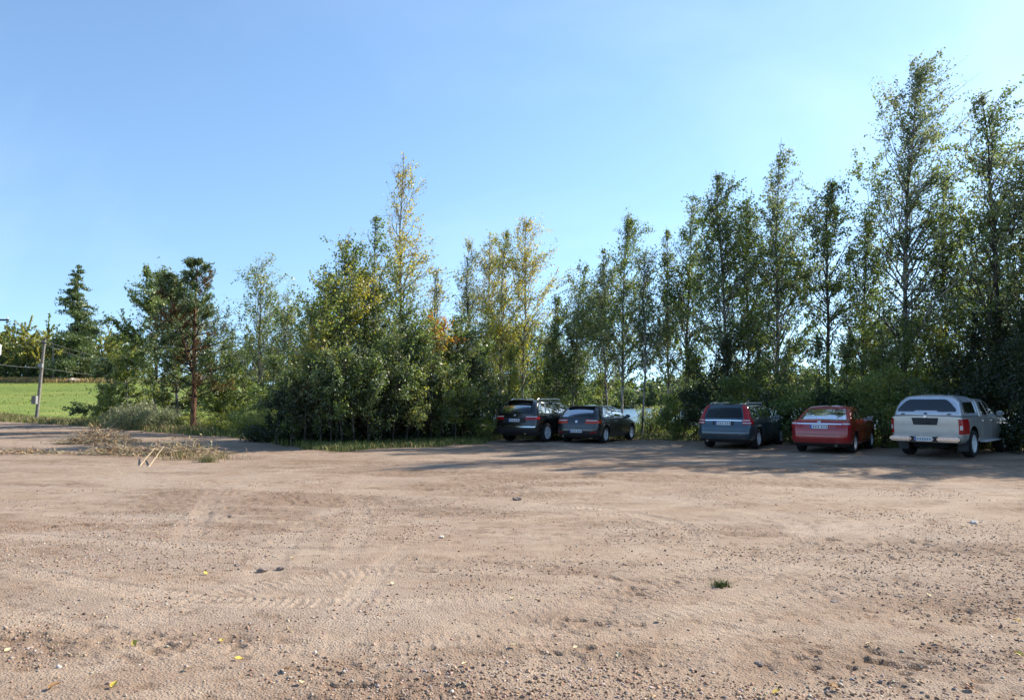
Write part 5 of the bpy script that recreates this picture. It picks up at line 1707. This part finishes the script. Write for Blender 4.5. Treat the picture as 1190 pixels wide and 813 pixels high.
LY = principled('yellow_leaf', (.62, .44, .06), .6, noise=.25, scale=30)
LP = principled('pale_leaf', (.62, .50, .27), .6, noise=.2, scale=30)
LB = principled('brown_leaf', (.33, .17, .06), .7, noise=.3, scale=30)
for (px, py) in [(157, 750), (238, 668), (133, 798), (277, 766), (903, 806), (1182, 724), (258, 745), (1184, 763)]:
    fallen(px, py, .055, LY, 'bright yellow fallen leaf lying on the gravel', 'yellow leaves fallen on the gravel')
for (px, py) in [(9, 757), (218, 778), (597, 757), (595, 698), (669, 757), (766, 722), (720, 765), (1010, 749), (455, 680), (425, 672), (640, 608), (966, 797), (1080, 694), (1118, 615), (340, 650), (184, 620), (540, 776), (1090, 749), (350, 796)]:
    fallen(px, py, .048, LP, 'pale dry fallen leaf lying on the gravel', 'pale leaves fallen on the gravel')
for (px, py) in [(966, 799), (330, 780), (1125, 800), (60, 800)]:
    fallen(px + 3, py, .07, LB, 'brown fallen leaf lying on the gravel', 'brown leaves fallen on the gravel')

# ------------------------------------------------------------------ brush and sticks on the left
def brush(px, py, size, nst, nleaf, seed, lab, cols, name='brush_pile'):
    size = (size[0], size[1], size[2] * 1.35); nst = int(nst * 2.2)
    g = np.random.default_rng(seed)
    c = onground(px, py)
    t = thing(name, lab, 'brush', (c[0], c[1], gz(*c)))
    sx, sy, sz = size
    a0 = g.uniform(-1, 1, (nst, 3)) * np.array([sx, sy, 0]) * .5
    hgt = sz * (1 - np.clip((a0[:, 0] / sx * 2) ** 2 + (a0[:, 1] / sy * 2) ** 2, 0, 1) * .8)
    a0[:, 2] = g.uniform(0, .6, nst) * hgt
    az = g.uniform(0, 6.3, nst); ln = g.uniform(.2, .9, nst) * sx * .3
    a1 = a0 + np.stack([np.cos(az) * ln, np.sin(az) * ln * .6, g.uniform(-.1, .5, nst) * hgt], 1)
    a1[:, 2] = np.maximum(a1[:, 2], .01)
    mid = (a0 + a1) / 2 + g.normal(0, .05, (nst, 3)); mid[:, 2] = np.abs(mid[:, 2])
    acc = Acc()
    r0 = g.uniform(.004, .013, nst)
    cc = np.repeat(jitter([((.42, .31, .19), 4), ((.22, .15, .09), 2.5), ((.55, .44, .29), 4)], nst, g), 10, 0)
    acc.add(*prisms(a0, mid, r0, r0 * .8, 5), cc); acc.add(*prisms(mid, a1, r0 * .8, r0 * .3, 5), cc)
    acc.build('branches', STRAW, t)
    C = g.normal(0, .3, (nleaf, 3)) * np.array([sx * .8, sy * .8, 0])
    C[:, 2] = np.abs(g.normal(0, .4, nleaf)) * sz * np.exp(-((C[:, 0] / sx * 2) ** 2 + (C[:, 1] / sy * 2) ** 2)) + .02
    V, Fq, Cc = leaves(C, np.full(nleaf, .085), jitter(cols, nleaf, g), g, .1, .5)
    mesh_np('dead_leaves', V, Fq, STRAW, t, Cc)


DRY = [((.36, .21, .10), 4), ((.24, .14, .07), 2), ((.45, .33, .18), 3)]
brush(116, 514, (2.6, 1.4, .62), 260, 800, 1, 'heap of brown branches with dead leaves lying on the gravel', DRY)
brush(205, 527, (2.6, 1.3, .5), 230, 420, 2, 'tangle of dry brown twigs and weeds around two pale sticks', [((.34, .26, .11), 4), ((.22, .18, .07), 2), ((.46, .36, .17), 3)])
brush(135, 527, (2.0, 1.0, .36), 150, 350, 5, 'flat scatter of dry twigs left of the two pale sticks', DRY)
if 0: brush(40, 553, (1.7, .8, .16), 70, 160, 3, 'thin scatter of pale dry twigs at the left edge of the gravel', [((.40, .30, .19), 4), ((.28, .2, .12), 2)])
brush(30, 527, (2.4, .8, .18), 60, 120, 4, 'low line of twigs left of the brown branch heap', DRY)
WOOD = principled('weathered_wood', (.36, .27, .17), .8, noise=.25, scale=14, bump=.4, bscale=40)
for (p0, p1, lab) in [((162, 541), (180, 520), 'pale stripped stick leaning in the dry weeds, left of a pair'), ((172, 542), (190, 519), 'pale stripped stick leaning in the dry weeds, right of a pair')]:
    a = onground(*p0); Y1 = a[1] + 2.6
    bpt = at(p1[0], p1[1] , Y1)
    g = np.random.default_rng(p0[0])
    P = np.linspace([a[0], a[1], gz(*a) - .02], bpt, 9) + g.normal(0, .005, (9, 3))
    V, Fq = tube(P, np.linspace(.021, .010, 9), 8)
    tag(mesh_np('dry_stick', V, Fq, WOOD, None, None, True), lab, 'stick')

# ------------------------------------------------------------------ utility poles and wires
POLE = principled('pole_wood', (.20, .18, .15), .85, noise=.25, scale=5, bump=.3, bscale=20)
METAL = principled('grey_metal', (.26, .26, .25), .6, .1)
WIREM = principled('wire_grey', (.22, .22, .21), .7)
DARKM = principled('dark_metal', (.03, .03, .033), .5, .4)
WHITEP = principled('white_ceramic', (.75, .75, .73), .3)


def box(name, size, loc, m, parent=None, bev=.01, rot=(0, 0, 0)):
    bm = bmesh.new()
    bmesh.ops.create_cube(bm, size=1)
    for v in bm.verts: v.co = Vector((v.co.x * size[0], v.co.y * size[1], v.co.z * size[2]))
    bmesh.ops.bevel(bm, geom=bm.edges[:], offset=min(bev, min(size) * .3), segments=2, affect='EDGES')
    me = bpy.data.meshes.new(name); bm.to_mesh(me); bm.free()
    me.materials.append(m)
    o = link(name, me, parent); o.location = loc; o.rotation_euler = rot
    return o


def pole(px, py_base, Y, tip, lab, r=.12, arm=1.5, cabinet=None):
    b = at(px, py_base, Y); T = at(tip[0], tip[1], Y)
    z0 = gz(b[0], b[1]) - .2
    t = thing('utility_pole', lab, 'utility pole', (b[0], b[1], z0))
    d = T - np.array([b[0], b[1], z0])
    V, Fq = tube(np.linspace([0, 0, 0], d, 8), np.linspace(r, r * .72, 8), 12)
    mesh_np('shaft', V, Fq, POLE, t, None, True)
    box('pole_cap', (r * 1.9, r * 1.9, .05), d + np.array([0, 0, .03]), DARKM, t)
    if arm:
        box('crossarm', (arm, .10, .12), d + np.array([0, -.13, -.35]), DARKM, t)
        for k in (-.45, .45):
            bm = bmesh.new()
            bmesh.ops.create_cone(bm, cap_ends=True, segments=10, radius1=.06, radius2=.035, depth=.16)
            me = bpy.data.meshes.new('insulator'); bm.to_mesh(me); bm.free(); me.materials.append(WHITEP)
            o = link('insulator', me, t); o.location = d + np.array([k * arm, -.13, -.21])
    if cabinet:
        h = cabinet
        pos = d * (h / d[2])
        c_ = box('meter_box', (.34, .26, .62), pos + np.array([-.12, -.26, 0]), METAL, t)
        box('box_lid', (.30, .02, .56), (0, -.142, 0), POLE, c_, .004)
    return t, T


t, top_pole = pole(42, 489, 55, (52, 394), 'weathered wooden utility pole leaning right at the roadside with a small box', .13, 0, 1.75)
# iron fittings near the top
box('bracket', (.5, .08, .08), (top_pole[0] - t.location.x, -.16, top_pole[2] - t.location.z - .3), DARKM, t)
box('clamp', (.34, .2, .3), (top_pole[0] - t.location.x - .12, -.17, top_pole[2] - t.location.z - 2.0), METAL, t)
t, top2 = pole(-3, 492, 50, (-4, 366), 'wooden pole at the left edge whose dark crossarm reaches into view', .13, 1.9, None)
box('transformer', (.34, .34, .75), (top2[0] - t.location.x + .32, -.2, top2[2] - t.location.z - 2.4), WHITEP, t, .05)
pole(62, 443, 140, (62, 394), 'thin pale far pole before the great spruce', .17, 0, None)
b = at(354, 470, 52)
t, tp = pole(352, 480, 52, (353, 398), 'thin grey pole with a small white box above the thicket', .06, 0, None)
box('white_box', (.5, .3, .45), (tp[0] - t.location.x + .45, -.1, tp[2] - t.location.z - 2.2), WHITEP, t, .04)


def wire(p0, p1, sag, lab, r=.007):
    s = np.linspace(0, 1, 24)[:, None]
    P = p0 * (1 - s) + p1 * s
    P[:, 2] -= sag * 4 * (s * (1 - s))[:, 0]
    V, Fq = tube(P, r, 5)
    tag(mesh_np('overhead_wire', V, Fq, WIREM, None, None, True), lab, 'wire', 'overhead wires at the left')


wire(at(52, 396, 55), at(205, 424, 66), .5, 'upper thin wire running right from the leaning pole', .008)
wire(at(52, 400, 55), at(205, 430, 66), .6, 'second thin wire running right from the leaning pole', .008)
wire(at(-4, 378, 50), at(52, 397, 55), .15, 'thin wire between the edge pole and the leaning pole top', .008)
wire(at(-4, 423, 50), at(46, 427, 55), .05, 'pale low cable left of the leaning pole', .009)
wire(at(46, 427, 55), at(205, 440, 66), .25, 'pale low cable right of the leaning pole', .009)

# ------------------------------------------------------------------ sky, sun, camera
w = bpy.data.worlds.new('World'); SC.world = w
w.use_nodes = True
nt = w.node_tree; nt.nodes.clear()
sky = node(nt, 'ShaderNodeTexSky', sky_type='NISHITA')
sky.sun_disc = False
sky.sun_elevation = SUN_EL
sky.sun_rotation = SUN_AZ
sky.air_density, sky.dust_density, sky.ozone_density = SKY_AIR, SKY_DUST, SKY_OZONE
# look a little higher into the sky model than the real direction: clear northern air, no yellow band at the horizon
tcw = node(nt, 'ShaderNodeTexCoord'); sx = node(nt, 'ShaderNodeSeparateXYZ'); cx = node(nt, 'ShaderNodeCombineXYZ')
ma = node(nt, 'ShaderNodeMath', operation='MULTIPLY_ADD'); ma.inputs[1].default_value = .86; ma.inputs[2].default_value = SKY_LIFT
nt.links.new(tcw.outputs['Generated'], sx.inputs[0])
nt.links.new(sx.outputs[0], cx.inputs[0]); nt.links.new(sx.outputs[1], cx.inputs[1]); nt.links.new(sx.outputs[2], ma.inputs[0]); nt.links.new(ma.outputs[0], cx.inputs[2])
nt.links.new(cx.outputs[0], sky.inputs['Vector'])
bg = node(nt, 'ShaderNodeBackground', Strength=SKY_STRENGTH)
mt = node(nt, 'ShaderNodeMix', data_type='RGBA', blend_type='MULTIPLY'); mt.inputs[0].default_value = 1
mt.inputs[7].default_value = (*SKY_TINT, 1)
# thin high haze, barely brighter than the air around it
mpw = node(nt, 'ShaderNodeMapping'); mpw.inputs['Scale'].default_value = (1.2, 5.0, 3.0); mpw.inputs['Rotation'].default_value = (R(20), R(35), R(25))
nz = node(nt, 'ShaderNodeTexNoise', Scale=1.6, Detail=7.0, Roughness=.55, Distortion=.4)
rw = node(nt, 'ShaderNodeValToRGB')
rw.color_ramp.elements[0].position, rw.color_ramp.elements[1].position = .48, .78
rw.color_ramp.elements[0].color, rw.color_ramp.elements[1].color = (1, 1, 1, 1), (1.2, 1.1, 1.04, 1)
mh = node(nt, 'ShaderNodeMix', data_type='RGBA', blend_type='MULTIPLY'); mh.inputs[0].default_value = 1
L = nt.links.new
L(tcw.outputs['Generated'], mpw.inputs['Vector']); L(mpw.outputs[0], nz.inputs['Vector']); L(nz.outputs['Fac'], rw.inputs['Fac'])
L(sky.outputs[0], mt.inputs[6]); L(mt.outputs[2], mh.inputs[6]); L(rw.outputs['Color'], mh.inputs[7]); L(mh.outputs[2], bg.inputs[0])
wo = node(nt, 'ShaderNodeOutputWorld'); nt.links.new(bg.outputs[0], wo.inputs['Surface'])

sd = bpy.data.lights.new('sun', 'SUN')
sd.energy = SUN_STRENGTH; sd.angle = R(.53); sd.color = (1, .93, .82)
so = link('sun', sd)
dirv = Vector((math.sin(SUN_AZ) * math.cos(SUN_EL), math.cos(SUN_AZ) * math.cos(SUN_EL), math.sin(SUN_EL)))
so.rotation_euler = dirv.to_track_quat('Z', 'Y').to_euler()
so.location = dirv * 60

cd = bpy.data.cameras.new('camera')
cd.sensor_width = 36; cd.lens = 36 * F / 1190
cd.clip_start, cd.clip_end = .1, 6000
co = link('camera', cd)
co.location = (0, 0, CAM_H)
co.rotation_euler = (math.pi / 2 + PITCH, 0, 0)
SC.camera = co

vs = SC.view_settings
vs.view_transform = 'Standard'; vs.look = 'None'; vs.gamma = 1; vs.use_curve_mapping = False
vs.exposure = EXPOSURE
cy = SC.cycles
cy.max_bounces = 7; cy.diffuse_bounces = 3; cy.glossy_bounces = 3; cy.transmission_bounces = 5; cy.transparent_max_bounces = 12
cy.caustics_reflective = cy.caustics_refractive = False
cy.use_adaptive_sampling = True; cy.adaptive_threshold = .02
cy.use_denoising = True
